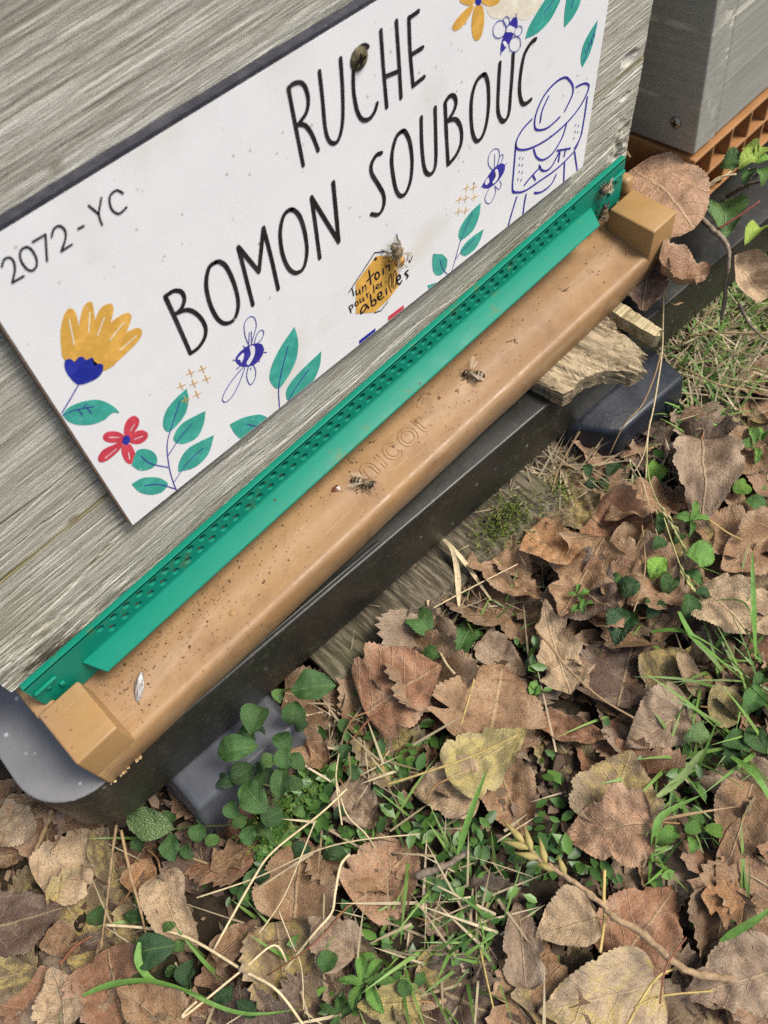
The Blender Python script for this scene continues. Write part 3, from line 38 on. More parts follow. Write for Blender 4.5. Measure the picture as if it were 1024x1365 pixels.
TUFTS = [["dry",4844,-552,294,120,45],["dry",5073,-715,294,80,45],["dry",4529,-612,245,100,40],["dry",4600,-906,294,120,45],["dry",3813,-966,294,60,35],["dry",4243,-1086,245,70,35],["green",4556,-750,343,120,45],["green",5150,-696,294,110,50],["green",4259,-1105,294,80,40],["green",4045,-952,196,30,30],["green",5451,-594,245,40,45],["dry",5516,-553,294,90,45],["green",2905,-2168,270,34,70],["green",2697,-2402,270,34,65],["green",2301,-2350,220,24,50],["green",2121,-2567,196,18,40],["green",1990,-2373,196,22,45],["green",1654,-2516,196,16,35],["green",1707,-2976,196,16,45],["green",801,-1742,245,26,40],["green",500,-1941,294,36,40],["green",779,-2028,196,18,35],["dry",642,-1889,294,34,45],["dry",913,-1857,220,20,40],["dry",690,-1681,196,16,40],["dry",625,-2164,245,14,35],["dry",1137,-733,196,34,40],["dry",907,-937,196,26,40],["dry",703,-1084,196,12,40],["dry",2234,-551,270,110,40],["dry",1909,-656,220,60,40],["dry",2868,-515,294,170,45],["dry",3151,-571,294,190,40],["dry",2525,-552,245,130,40],["dry",3177,-419,196,90,35],["green",2521,-870,245,12,35],["green",2061,-896,245,14,35],["green",-173,-1057,294,10,35],["green",50,-1534,343,16,40],["dry",-224,-1305,441,16,50],["dry",297,-1329,392,14,50],["dry",188,-1674,294,10,45],["green",967,-1183,196,8,30],["dry",1057,-1034,196,10,35],["green",2658,-1901,245,10,45],["green",2133,-2172,196,12,40],["dry",-652,-670,343,20,40],["green",-571,-904,294,8,30]]

# ------------------------------------------------------------------ noise
def hsh(i, j, s):
    n = (i.astype(np.int64) * 374761393 + j.astype(np.int64) * 668265263 + s * 69069 * 7919) & 0x7fffffff
    n = ((n ^ (n >> 13)) * 1274126177) & 0x7fffffff
    return ((n ^ (n >> 16)) & 0xffff) / 65535.0
def vn(x, y, s=0):
    x = np.asarray(x, float); y = np.asarray(y, float)
    i = np.floor(x); j = np.floor(y); u = x - i; v = y - j
    u = u * u * (3 - 2 * u); v = v * v * (3 - 2 * v)
    a = hsh(i, j, s); b = hsh(i + 1, j, s); c = hsh(i, j + 1, s); d = hsh(i + 1, j + 1, s)
    return (a * (1 - u) + b * u) * (1 - v) + (c * (1 - u) + d * u) * v * 1.0
def fbm(x, y, s=0, o=4):
    t = 0; a = 0.5
    for k in range(o):
        t = t + a * (vn(x, y, s + k * 17) - 0.5); x = x * 2.03; y = y * 2.03; a *= 0.5
    return t

# ------------------------------------------------------------------ object helpers
def tag(o, label=None, cat=None, group=None, kind=None):
    if label: o['label'] = label
    if cat: o['category'] = cat
    if group: o['group'] = group
    if kind: o['kind'] = kind
    return o
def link(o, parent=None):
    C.objects.link(o)
    if parent is not None: o.parent = parent
    return o
def empty(name, loc=(0, 0, 0), rot=None):
    o = bpy.data.objects.new(name, None); o.location = loc; o.empty_display_size = .01
    if rot is not None: o.rotation_euler = rot
    return link(o)
def mk(name, verts, faces, mats, parent=None, smooth=True, uv=None, mi=None, obj=True):
    me = bpy.data.meshes.new(name)
    me.from_pydata([tuple(map(float, v)) for v in verts], [], [tuple(map(int, f)) for f in faces])
    if not isinstance(mats, (list, tuple)): mats = [mats]
    for m in mats: me.materials.append(m)
    if uv is not None:
        l = me.uv_layers.new(name='UVMap'); vi = np.empty(len(me.loops), int); me.loops.foreach_get('vertex_index', vi)
        l.data.foreach_set('uv', np.asarray(uv, float)[vi].ravel())
    if smooth: me.polygons.foreach_set('use_smooth', [True] * len(me.polygons))
    if mi is not None: me.polygons.foreach_set('material_index', list(map(int, mi)))
    me.update()
    if not obj: return me
    return link(bpy.data.objects.new(name, me), parent)
def ob(name, me, parent=None): return link(bpy.data.objects.new(name, me), parent)
def bevel(o, wd, seg=2):
    m = o.modifiers.new('bevel', 'BEVEL'); m.width = wd; m.segments = seg; m.limit_method = 'ANGLE'; m.angle_limit = math.radians(35); return o
class MB:
    def __init__(s): s.v = []; s.f = []
    def add(s, v, f):
        b = len(s.v); s.v += [tuple(map(float, p)) for p in v]; s.f += [tuple(int(i) + b for i in q) for q in f]; return s
    def box(s, x0, x1, y0, y1, z0, z1):
        return s.add([(x0, y0, z0), (x1, y0, z0), (x1, y1, z0), (x0, y1, z0), (x0, y0, z1), (x1, y0, z1), (x1, y1, z1), (x0, y1, z1)],
                     [(0, 3, 2, 1), (4, 5, 6, 7), (0, 1, 5, 4), (1, 2, 6, 5), (2, 3, 7, 6), (3, 0, 4, 7)])
    def prism(s, poly, z0, z1):
        n = len(poly)
        return s.add([(x, y, z0) for x, y in poly] + [(x, y, z1) for x, y in poly],
                     [tuple(range(n))[::-1], tuple(range(n, 2 * n))] + [(i, (i + 1) % n, n + (i + 1) % n, n + i) for i in range(n)])
    def tube(s, pts, r, n=6, taper=None):
        v, f = tube(pts, r, n, taper); return s.add(v, f)
    def obj(s, name, m, parent=None, smooth=True, mats=None): return mk(name, s.v, s.f, m, parent, smooth)
def spline(pts, k=4, closed=False, sharp=()):
    P = [np.array(p, float) for p in pts]; n = len(P); out = []
    if n < 3 and not closed: return P
    for i in range(n if closed else n - 1):
        g = lambda j: P[j % n] if closed else P[max(0, min(n - 1, j))]
        p0, p1, p2, p3 = g(i - 1), g(i), g(i + 1), g(i + 2)
        if i % n in sharp: p0 = p1
        if (i + 1) % n in sharp: p3 = p2
        for t in [q / k for q in range(k)]:
            out.append(0.5 * (2 * p1 + (p2 - p0) * t + (2 * p0 - 5 * p1 + 4 * p2 - p3) * t * t + (3 * p1 - p0 - 3 * p2 + p3) * t ** 3))
    if not closed: out.append(P[-1])
    return out
def tube(pts, r, n=6, taper=None):
    P = [Vector(p) for p in pts]; m = len(P); V = []; F = []; up = None
    for i, p in enumerate(P):
        t = (P[min(i + 1, m - 1)] - P[max(i - 1, 0)])
        t = t.normalized() if t.length > 1e-9 else Vector((0, 0, 1))
        if up is None: up = Vector((0, 0, 1)) if abs(t.z) < .9 else Vector((1, 0, 0))
        a = t.cross(up)
        a = a.normalized() if a.length > 1e-6 else Vector((1, 0, 0)); b = t.cross(a).normalized(); up = -b if False else up
        rr = r[i] if hasattr(r, '__len__') else r * (1 if taper is None else 1 + (taper - 1) * i / max(1, m - 1))
        for k in range(n):
            q = 2 * pi * k / n; V.append(p + a * math.cos(q) * rr + b * math.sin(q) * rr)
    for i in range(m - 1):
        for k in range(n):
            F.append((i * n + k, i * n + (k + 1) % n, (i + 1) * n + (k + 1) % n, (i + 1) * n + k))
    F.append(tuple(range(n))[::-1]); F.append(tuple(range((m - 1) * n, m * n)))
    return V, F

# ------------------------------------------------------------------ material helper
class B:
    def __init__(s, name):
        s.m = bpy.data.materials.new(name); s.m.use_nodes = True; s.t = s.m.node_tree; s.p = s.t.nodes['Principled BSDF']; s.tc = s.t.nodes.new('ShaderNodeTexCoord')
    def n(s, ty, ins=None, **at):
        d = s.t.nodes.new('ShaderNode' + ty)
        for k, v in at.items(): setattr(d, k, v)
        for k, v in (ins or {}).items(): s.set(d.inputs[k], v)
        return d
    def set(s, sock, v):
        if isinstance(v, bpy.types.NodeSocket): s.t.links.new(v, sock)
        elif hasattr(v, '__len__') and len(v) == 3 and sock.type == 'RGBA': sock.default_value = (*v, 1)
        else: sock.default_value = v
    def vec(s, sc, src='Object', rot=(0, 0, 0)):
        return s.n('Mapping', {0: s.tc.outputs[src] if isinstance(src, str) else src, 'Scale': sc if hasattr(sc, '__len__') else (sc,) * 3, 'Rotation': rot}).outputs[0]
    def noise(s, vec, detail=4, rough=.55, scale=1.0, dist=0.0):
        return s.n('TexNoise', {'Vector': vec, 'Scale': scale, 'Detail': detail, 'Roughness': rough, 'Distortion': dist}).outputs[0]
    def vor(s, vec, out='Distance', feat='F1', scale=1.0, rnd=1.0):
        return s.n('TexVoronoi', {'Vector': vec, 'Scale': scale, 'Randomness': rnd}, feature=feat).outputs[out]
    def ramp(s, f, *st, interp='LINEAR'):
        r = s.n('ValToRGB', {0: f}); e = r.color_ramp; e.interpolation = interp
        while len(e.elements) < len(st): e.elements.new(.5)
        for q, (p, c) in zip(e.elements, st):
            q.position = p; q.color = (*c, 1) if hasattr(c, '__len__') else (c, c, c, 1)
        return r.outputs[0]
    def mix(s, a, b, f, mode='MIX'):
        d = s.n('Mix', data_type='RGBA', blend_type=mode); s.set(d.inputs[0], f); s.set(d.inputs[6], a); s.set(d.inputs[7], b); return d.outputs[2]
    def ma(s, op, a, b=0.0, c=0.0, clamp=False):
        d = s.n('Math', operation=op, use_clamp=clamp); s.set(d.inputs[0], a); s.set(d.inputs[1], b); s.set(d.inputs[2], c); return d.outputs[0]
    def sep(s, v): return s.n('SeparateXYZ', {0: v}).outputs
    def bump(s, h, dist=.001, strength=1.0, nrm=None):
        d = s.n('Bump', {'Height': h, 'Distance': dist, 'Strength': strength})
        if nrm is not None: s.set(d.inputs['Normal'], nrm)
        return d.outputs[0]
    def out(s, col=None, rough=None, nrm=None, spec=None, **kw):
        if col is not None: s.set(s.p.inputs['Base Color'], col)
        if rough is not None: s.set(s.p.inputs['Roughness'], rough)
        if nrm is not None: s.set(s.p.inputs['Normal'], nrm)
        if spec is not None: s.set(s.p.inputs['Specular IOR Level'], spec)
        for k, v in kw.items(): s.set(s.p.inputs[k.replace('_', ' ')], v)
        return s.m

def wood_mat(name, dark, mid, light, axis='X', green=.35, scale=1.0, bumpd=.0006, moss=(.20, .19, .09), seam=None, st=None):
    b = B(name)
    st = st or {'X': (5, 60, 330), 'Y': (330, 5, 330), 'Z': (330, 330, 6)}[axis]; st = tuple(q * scale for q in st)
    st2 = tuple(q * .33 for q in st); ff = tuple(q * 3.1 for q in st)
    n1 = b.noise(b.vec(st), 5, .65, 1, .3); n2 = b.noise(b.vec(st2), 4, .6, 1, .5); n3 = b.noise(b.vec(ff), 4, .7)
    big = b.noise(b.vec(14 * scale), 4, .6)
    h = b.ma('ADD', b.ma('MULTIPLY', n1, .42), b.ma('ADD', b.ma('MULTIPLY', n2, .26), b.ma('MULTIPLY', n3, .45)))
    col = b.ramp(h, (.44, dark), (.55, mid), (.63, light))
    if seam is not None:
        col = b.mix(col, (.78, .77, .70), b.ma('MULTIPLY', b.ramp(n3, (.64, 0), (.70, .9)), b.ramp(n1, (.47, 0), (.6, 1))))
        for sc_, op in (((3.2, 30, 130), .20), ((5, 40, 260), .22)):
            g_ = b.noise(b.vec(sc_), 3, .55, 1, .25); ln_ = b.ramp(b.ma('ABSOLUTE', b.ma('SUBTRACT', b.ma('FRACT', b.ma('MULTIPLY', g_, 7.0)), .5)), (.0, 1), (.13, 0))
            col = b.mix(col, (.15, .13, .09), b.ma('MULTIPLY', b.ma('MULTIPLY', ln_, op), b.ramp(big, (.36, .25), (.6, 1))))
        kn = b.vor(b.vec((26, 10, 34))); col = b.mix(col, (.16, .11, .065), b.ma('MULTIPLY', b.ramp(kn, (.05, .8), (.11, 0)), b.ramp(n1, (.4, 0), (.55, 1))))
    col = b.mix(col, moss, b.ma('MULTIPLY', b.ramp(big, (.45, 0), (.75, 1)), green))
    crk = b.ramp(b.noise(b.vec(tuple(q * .5 for q in st)), 2, .5, 1, .2), (.24, 1), (.29, 0))
    col = b.mix(col, tuple(q * .35 for q in dark), b.ma('MULTIPLY', crk, .85))
    if seam is not None:
        d_ = b.ma('ABSOLUTE', b.ma('SUBTRACT', b.sep(b.tc.outputs['Object'])[2], seam))
        ca = b.n('Attribute', attribute_name='crack').outputs['Fac']; col = b.mix(col, (.07, .058, .038), b.ma('MULTIPLY', ca, .9))
        wz = b.sep(b.tc.outputs['Object']); rr_ = b.ma('ADD', b.ma('MULTIPLY', b.ma('SUBTRACT', wz[2], .0085), 36.0), b.ma('MULTIPLY', b.ma('ADD', wz[0], .205), 9.0))
        rot_ = b.ma('MULTIPLY', b.ramp(rr_, (.3, 1), (.95, 0)), b.ramp(b.noise(b.vec((45, 60, 160)), 4, .65), (.44, 0), (.56, 1)))
        col = b.mix(col, (.05, .035, .02), b.ma('MULTIPLY', rot_, .85))
        col = b.mix(col, (.20, .17, .05), b.ma('MULTIPLY', b.ramp(b.ma('MULTIPLY', d_, 100), (.06, 1), (.22, 0)), b.ramp(big, (.35, .2), (.6, 1))))
    hh = b.ma('SUBTRACT', h, b.ma('MULTIPLY', crk, .5))
    return b.out(col, .82, b.bump(hh, bumpd * 2.2, .9), .25)
M = {}
M['greywood'] = wood_mat('grey_weathered_wood', (.245, .23, .18), (.40, .38, .31), (.60, .58, .50), seam=.0738, st=(16, 60, 560), bumpd=.0006)
M['plankwood'] = wood_mat('old_plank_wood', (.03, .025, .016), (.085, .07, .045), (.20, .165, .11), 'Y', .7, .7, .0012, (.07, .085, .025), st=(300, 30, 300))
M['edgewood'] = wood_mat('plank_edge_wood', (.10, .085, .055), (.25, .21, .13), (.42, .36, .23), 'X', .5, .6, .001, (.14, .16, .05))
M['chunkwood'] = wood_mat('splintered_wood', (.055, .042, .026), (.25, .19, .115), (.48, .38, .24), 'X', .15, .8, .0018, st=(14, 110, 420))
M['stickwood'] = wood_mat('pale_split_wood', (.16, .12, .06), (.42, .34, .19), (.62, .52, .32), 'Y', .1, .6, .0012)
def painted_mat(name, axis):
    b = B(name); st = {'X': (6, 90, 260), 'Y': (90, 6, 260)}[axis]
    n1 = b.noise(b.vec(st), 4, .6); n2 = b.noise(b.vec(9), 4, .6); s = b.noise(b.vec(tuple(q * .45 for q in st)), 3, .6)
    col = b.ramp(b.ma('ADD', b.ma('MULTIPLY', n1, .5), b.ma('MULTIPLY', n2, .5)), (.35, (.235, .23, .195)), (.65, (.36, .355, .31)))
    chip = b.ma('MULTIPLY', b.ramp(s, (.56, 0), (.60, 1)), b.ramp(n2, (.44, 0), (.52, 1)))
    col = b.mix(col, (.62, .57, .47), b.ma('MULTIPLY', chip, .75))
    return b.out(col, .42, b.bump(b.ma('SUBTRACT', n1, b.ma('MULTIPLY', chip, .4)), .0007, .7), .5)
M['paintfront'] = painted_mat('grey_stained_board', 'X'); M['paintside'] = painted_mat('grey_stained_side', 'Y')

b = B('white_sign_plastic')
n = b.noise(b.vec(40), 5, .6); sp = b.vor(b.vec(190)); spn = b.noise(b.vec(23), 2)
sp2 = b.vor(b.vec(75)); big = b.noise(b.vec(18), 3)
col = b.ramp(n, (.3, (.83, .832, .825)), (.7, (.88, .88, .868)))
col = b.mix(col, (.33, .27, .18), b.ma('MULTIPLY', b.ma('MULTIPLY', b.ramp(sp, (.07, 1), (.16, 0)), b.ramp(spn, (.5, 0), (.62, 1))), .65))
col = b.mix(col, (.12, .075, .045), b.ma('MULTIPLY', b.ramp(sp2, (.035, 1), (.065, 0)), b.ramp(b.noise(b.vec(31), 2), (.55, 0), (.62, 1))))
col = b.mix(col, (.66, .60, .47), b.ma('MULTIPLY', b.ramp(big, (.58, 0), (.74, 1)), .45))
M['sign'] = b.out(col, .32, b.bump(n, .0002, .4), .45)
def flat(name, col, rough=.4, var=.12, spec=.4):
    b = B(name); n = b.noise(b.vec(160), 4, .65)
    c = b.mix(col, tuple(min(1, q * (1 + 3 * var) + .02) for q in col), b.ramp(n, (.45, 0), (.72, 1)))
    sc = b.ma('MULTIPLY', b.ramp(b.vor(b.vec(150)), (.05, 1), (.1, 0)), b.ramp(b.noise(b.vec(50), 2), (.52, 0), (.58, 1)))
    c = b.mix(c, (.6, .58, .54), b.ma('MULTIPLY', sc, .6)); return b.out(c, rough, spec=spec)
INKS = {'ink': (.018, .014, .017), 'blue': (.035, .03, .30), 'navy': (.012, .025, .30), 'teal': (.045, .36, .285), 'gold': (.70, .39, .075), 'red': (.60, .055, .085), 'cream': (.82, .74, .58), 'white': (.8, .8, .8)}
for k, v in INKS.items(): M['ink_' + k] = flat('print_' + k, v, .34)
M['signedge'] = flat('dark_sign_edge', (.035, .035, .045), .5)
M['signrust'] = flat('grimy_sign_edge', (.16, .11, .075), .6)

b = B('green_plastic')
n = b.noise(b.vec(60), 4); d1 = b.vor(b.vec(120)); dn = b.noise(b.vec(40), 3); d2 = b.noise(b.vec(75), 4, .7)
col = b.mix((.004, .190, .120), (.007, .220, .145), n)
col = b.mix(col, (.10, .14, .045), b.ma('MULTIPLY', b.ramp(d2, (.60, 0), (.70, 1)), .55))
col = b.mix(col, (.03, .05, .02), b.ma('MULTIPLY', b.ramp(d1, (.05, 1), (.13, 0)), b.ramp(dn, (.56, 0), (.64, 1))))
M['green'] = b.out(col, b.ramp(n, (.3, .38), (.7, .55)), b.bump(b.noise(b.vec((80, 400, 400)), 3), .00015, .5), .2)

b = B('tan_plastic')
n = b.noise(b.vec(28), 5, .6); n2 = b.noise(b.vec(110), 4, .6); sp = b.vor(b.vec(260)); sp2 = b.vor(b.vec(110)); m1 = b.noise(b.vec(34), 3); m2 = b.noise(b.vec(55), 3)
col = b.ramp(n, (.3, (.325, .19, .068)), (.55, (.365, .215, .085)), (.75, (.39, .245, .12)))
col = b.mix(col, (.36, .20, .11), b.ma('MULTIPLY', b.ramp(m1, (.5, 0), (.8, 1)), .4))
f1 = b.ma('MULTIPLY', b.ramp(sp, (.10, 1), (.2, 0)), b.ramp(m1, (.47, 0), (.62, 1)))
f2 = b.ma('MULTIPLY', b.ramp(sp2, (.05, 1), (.10, 0)), b.ramp(m2, (.56, 0), (.63, 1)))
sm_ = b.ramp(b.noise(b.vec((16, 30, 30)), 5, .7, 1, 1.2), (.50, 0), (.66, 1)); col = b.mix(col, (.27, .165, .085), b.ma('MULTIPLY', sm_, .45))
sc_ = b.ramp(b.noise(b.vec((40, 700, 300), 'Object', (0, 0, .5)), 2, .5), (.70, 0), (.74, 1)); col = b.mix(col, (.46, .31, .18), b.ma('MULTIPLY', sc_, .5))
col = b.mix(col, (.15, .07, .022), b.ma('MULTIPLY', f1, .7)); col = b.mix(col, (.09, .04, .015), b.ma('MULTIPLY', f2, .85))
M['tan'] = b.out(col, b.ramp(n2, (.35, .34), (.7, .52)), b.bump(b.ma('ADD', n2, b.ma('MULTIPLY', f2, 1.5)), .0002, .6), .45)
def tan_board():
    b = B('tan_plastic_dirty'); n = b.noise(b.vec(28), 5, .6); n2 = b.noise(b.vec(110), 4, .6); m1 = b.noise(b.vec(34), 4, .65)
    col = b.ramp(n, (.3, (.30, .17, .068)), (.55, (.335, .20, .09)), (.75, (.355, .225, .12)))
    for sc_, lo, hi, c, st_ in ((( 13, 26, 30), .44, .62, (.235, .135, .07), .6), ((60, 60, 60), .52, .66, (.20, .105, .05), .5), ((9, 60, 60), .56, .68, (.42, .29, .18), .4)):
        col = b.mix(col, c, b.ma('MULTIPLY', b.ramp(b.noise(b.vec(sc_), 6, .7, 1, .8), (lo, 0), (hi, 1)), st_))
    for sc_, r0, r1, c, st_, k in ((260, .10, .2, (.13, .06, .02), .7, (.46, .6)), (120, .05, .11, (.08, .035, .015), .85, (.55, .63))):
        col = b.mix(col, c, b.ma('MULTIPLY', b.ma('MULTIPLY', b.ramp(b.vor(b.vec(sc_)), (r0, 1), (r1, 0)), b.ramp(m1, (k[0], 0), (k[1], 1))), st_))
    scr = b.ramp(b.noise(b.vec((35, 900, 300), 'Object', (0, 0, .35)), 2, .5), (.68, 0), (.73, 1)); col = b.mix(col, (.44, .31, .19), b.ma('MULTIPLY', scr, .4))
    return b.out(col, b.ramp(n2, (.35, .36), (.7, .58)), b.bump(b.ma('ADD', n2, b.ma('MULTIPLY', m1, .6)), .0003, .7), .4)
M['board'] = tan_board()
b = B('orange_brown_plastic'); n = b.noise(b.vec(40), 4)
M['tan2'] = b.out(b.ramp(n, (.3, (.30, .135, .045)), (.7, (.40, .20, .075))), .5, b.bump(n, .0003, .5))

b = B('black_stand_plastic')
n = b.noise(b.vec(22), 5, .65); f = b.noise(b.vec(260), 3, .7); sp = b.vor(b.vec(85)); sn = b.noise(b.vec(24), 2); sc = b.noise(b.vec((60, 60, 500)), 3, .7)
col = b.ramp(n, (.3, (.012, .012, .009)), (.7, (.024, .024, .019)))
col = b.mix(col, (.06, .06, .045), b.ma('MULTIPLY', b.ramp(f, (.6, 0), (.75, 1)), .4))
wh = b.ma('MULTIPLY', b.ramp(sp, (.05, 1), (.11, 0)), b.ramp(sn, (.5, 0), (.6, 1)))
col = b.mix(col, (.38, .39, .42), b.ma('MULTIPLY', wh, .7))
mud = b.ma('MULTIPLY', b.ramp(b.noise(b.vec(130), 5, .75), (.53, 0), (.62, 1)), b.ramp(b.noise(b.vec(17), 3), (.45, 0), (.6, 1)))
col = b.mix(col, (.085, .075, .048), b.ma('MULTIPLY', mud, .42))
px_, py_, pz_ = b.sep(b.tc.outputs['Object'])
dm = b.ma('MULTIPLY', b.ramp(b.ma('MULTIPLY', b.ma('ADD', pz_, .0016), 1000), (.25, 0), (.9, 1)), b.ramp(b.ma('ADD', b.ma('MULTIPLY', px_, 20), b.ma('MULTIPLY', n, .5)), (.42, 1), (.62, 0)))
col = b.mix(col, b.ramp(n, (.3, (.15, .15, .145)), (.7, (.25, .245, .245))), b.ma('MULTIPLY', dm, .85))  # lighter left top: grey dust plus sky reflection painted into the colour
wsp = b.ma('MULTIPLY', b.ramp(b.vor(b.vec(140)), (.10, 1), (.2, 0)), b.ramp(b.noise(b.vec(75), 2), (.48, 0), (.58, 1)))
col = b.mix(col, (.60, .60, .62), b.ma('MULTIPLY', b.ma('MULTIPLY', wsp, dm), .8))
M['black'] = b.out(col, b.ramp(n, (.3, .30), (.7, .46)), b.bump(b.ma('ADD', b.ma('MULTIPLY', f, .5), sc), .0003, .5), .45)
b = B('blue_black_plastic'); n = b.noise(b.vec(50), 5, .65); n2 = b.noise(b.vec(300), 3, .6)
M['footblue'] = b.out(b.mix(b.ramp(n, (.3, (.011, .014, .021)), (.7, (.024, .028, .036))), (.09, .09, .085), b.ma('MULTIPLY', b.ramp(n2, (.66, 0), (.74, 1)), .5)), b.ramp(n, (.3, .28), (.7, .45)), b.bump(n2, .0003, .5), .35)
b = B('grey_stand_plastic'); n = b.noise(b.vec(60), 4, .6); M['greyfoot'] = b.out(b.ramp(n, (.3, (.06, .065, .075)), (.7, (.10, .105, .115))), .4, b.bump(n, .0003, .4), .5)  # lighter bluish grey stand plastic, used on the left foot
M['void'] = flat('dark_inside', (.012, .010, .008), .9, .1, .1)
b = B('steel_screw'); n = b.noise(b.vec(500), 4)
M['screw'] = b.out(b.ramp(n, (.35, (.16, .13, .08)), (.65, (.42, .41, .36))), b.ramp(n, (.3, .3), (.7, .6)), b.bump(n, .0004), Metallic=.7)
b = B('rusty_screw'); n = b.noise(b.vec(500), 4)
M['rust'] = b.out(b.ramp(n, (.35, (.03, .025, .01)), (.65, (.20, .17, .09))), .6, b.bump(n, .0006), Metallic=.3)

b = B('soil'); n = b.noise(b.vec(90), 6, .7); n2 = b.noise(b.vec(14), 4)
M['soil'] = b.out(b.mix(b.ramp(n, (.3, (.012, .009, .006)), (.7, (.055, .040, .024))), (.035, .04, .016), b.ma('MULTIPLY', b.ramp(n2, (.45, 0), (.7, 1)), .5)), .95, b.bump(n, .004, 1), .2)

def leaf_mat(name, green=False, yellow=0.0, gloss=.5):
    b = B(name); oi = b.n('ObjectInfo'); base = oi.outputs['Color']; rnd = oi.outputs['Random']
    uv = b.tc.outputs['UV']; u, v, _ = b.sep(uv)
    off = b.n('CombineXYZ', {0: b.ma('MULTIPLY', rnd, 37.0), 1: b.ma('MULTIPLY', rnd, 91.0), 2: 0.0}).outputs[0]
    uvo = b.n('VectorMath', {0: uv, 1: off}, operation='ADD').outputs[0]
    wob = b.ma('MULTIPLY', b.ma('SUBTRACT', b.noise(b.vec(4, uvo), 2), .5), .10)
    av = b.ma('ABSOLUTE', b.ma('MULTIPLY', b.ma('ADD', b.ma('SUBTRACT', v, .5), b.ma('MULTIPLY', wob, .25)), 2.0))
    mid = b.ramp(av, (.012, 1), (.05, 0))
    lat = b.ma('FRACT', b.ma('MULTIPLY', b.ma('ADD', b.ma('SUBTRACT', u, b.ma('MULTIPLY', av, .30)), wob), 7.0))
    lat = b.ma('ABSOLUTE', b.ma('SUBTRACT', lat, .5)); latm = b.ramp(lat, (.0, 1), (.07, 0))
    cell = b.vor(b.vec(26, uvo), 'Distance', 'DISTANCE_TO_EDGE'); cm = b.ramp(cell, (.0, 1), (.10, 0))
    n1 = b.noise(b.vec(3.2, uvo), 5, .62, 1, .4); n2 = b.noise(b.vec(26, uvo), 5, .7); n3 = b.noise(b.vec(120, uvo), 3, .7)
    if green:
        col = b.mix(base, (.01, .03, .008), b.ma('MULTIPLY', b.ramp(n1, (.45, 0), (.8, 1)), .4))
        col = b.mix(col, base, .55)
        col = b.mix(col, (.22, .32, .10), b.ma('MULTIPLY', b.ma('MAXIMUM', b.ma('MULTIPLY', mid, .8), b.ma('MULTIPLY', latm, .4)), .6))
        col = b.mix(col, (.09, .05, .02), b.ma('MULTIPLY', b.ramp(n2, (.66, 0), (.73, 1)), .5))
        if yellow:
            col = b.mix(col, (.42, .46, .20), b.ma('MULTIPLY', b.ramp(n2, (.52, 0), (.62, 1)), yellow))
    else:
        drk = b.mix(base, (.075, .034, .016), .62); lite = b.mix(base, (.66, .53, .37), .48)
        col = b.mix(drk, base, b.ramp(n1, (.32, 0), (.54, 1)))
        col = b.mix(col, lite, b.ramp(n1, (.52, 0), (.78, .9)))
        col = b.mix(col, drk, b.ma('MULTIPLY', b.ramp(n2, (.48, 0), (.62, 1)), .65))
        col = b.mix(col, lite, b.ma('MULTIPLY', b.ramp(n3, (.55, 0), (.66, 1)), .65))
        col = b.mix(col, (.035, .02, .012), b.ma('MULTIPLY', b.ramp(b.vor(b.vec(38, uvo)), (.08, 1), (.17, 0)), b.ma('MULTIPLY', b.ramp(n1, (.42, 0), (.55, 1)), .55)))
        if yellow:
            ym = b.ma('MULTIPLY', b.ramp(n1, (.47, 0), (.57, 1)), b.ramp(n2, (.40, .1), (.56, 1)))
            col = b.mix(col, (.52, .39, .11), b.ma('MULTIPLY', ym, yellow))
        col = b.mix(col, b.mix(lite, (.50, .36, .16), .5), b.ma('MULTIPLY', b.ma('MAXIMUM', mid, b.ma('MULTIPLY', latm, .6)), .62))
        col = b.mix(col, drk, b.ma('MULTIPLY', cm, .07))
        col = b.mix(col, lite, b.ma('MULTIPLY', b.ramp(av, (.62, 0), (.98, .7)), b.ramp(n2, (.4, 0), (.6, 1))))
    h = b.ma('ADD', b.ma('MULTIPLY', mid, .6), b.ma('ADD', b.ma('MULTIPLY', latm, .30), b.ma('ADD', b.ma('MULTIPLY', n2, 1.0), b.ma('ADD', b.ma('MULTIPLY', cm, -.03), b.ma('MULTIPLY', n3, .25)))))
    return b.out(col, gloss, b.bump(h, .0014 if not green else .0006, 1.0), .4)
M['dead'] = leaf_mat('dead_leaf', gloss=.6); M['deadyellow'] = leaf_mat('dead_leaf_yellow_blotched', yellow=.8, gloss=.6); M['deadwet'] = leaf_mat('dead_leaf_damp', gloss=.38)
M['leaf'] = leaf_mat('green_leaf', True, 0, .38); M['leafspeck'] = leaf_mat('speckled_green_leaf', True, .8, .42); M['leafgloss'] = leaf_mat('shiny_green_leaf', True, 0, .2)
def tone_mat(name, rough=.6, var=.5, spec=.35):
    b = B(name); oi = b.n('ObjectInfo'); n = b.noise(b.vec((300, 300, 300)), 4, .6)
    c = b.mix(b.mix(oi.outputs['Color'], (.03, .02, .01), .55), oi.outputs['Color'], b.ramp(n, (.35, 1 - var), (.6, 1)))
    return b.out(c, rough, b.bump(n, .0004, .6), spec)
M['tone'] = tone_mat('dry_stem'); M['bark'] = tone_mat('twig_bark', .8, .9)
def blade_mat(name, a, c, rough=.45):
    b = B(name); ge = b.n('NewGeometry'); r = ge.outputs['Random Per Island']
    return b.out(b.mix(b.ramp(r, (0, a[0]), (.5, a[1]), (1, a[2])), c, b.ramp(b.noise(b.vec(70), 3), (.4, 0), (.75, .6))), rough, spec=.4)
M['grass'] = blade_mat('green_grass', ((.06, .13, .025), (.11, .23, .04), (.19, .32, .07)), (.17, .19, .06))
M['dry'] = blade_mat('dry_grass', ((.20, .15, .08), (.36, .29, .17), (.52, .44, .27)), (.17, .12, .07), .6)
M['litter'] = blade_mat('leaf_crumbs', ((.05, .03, .018), (.13, .085, .05), (.26, .18, .11)), (.07, .04, .025), .75)
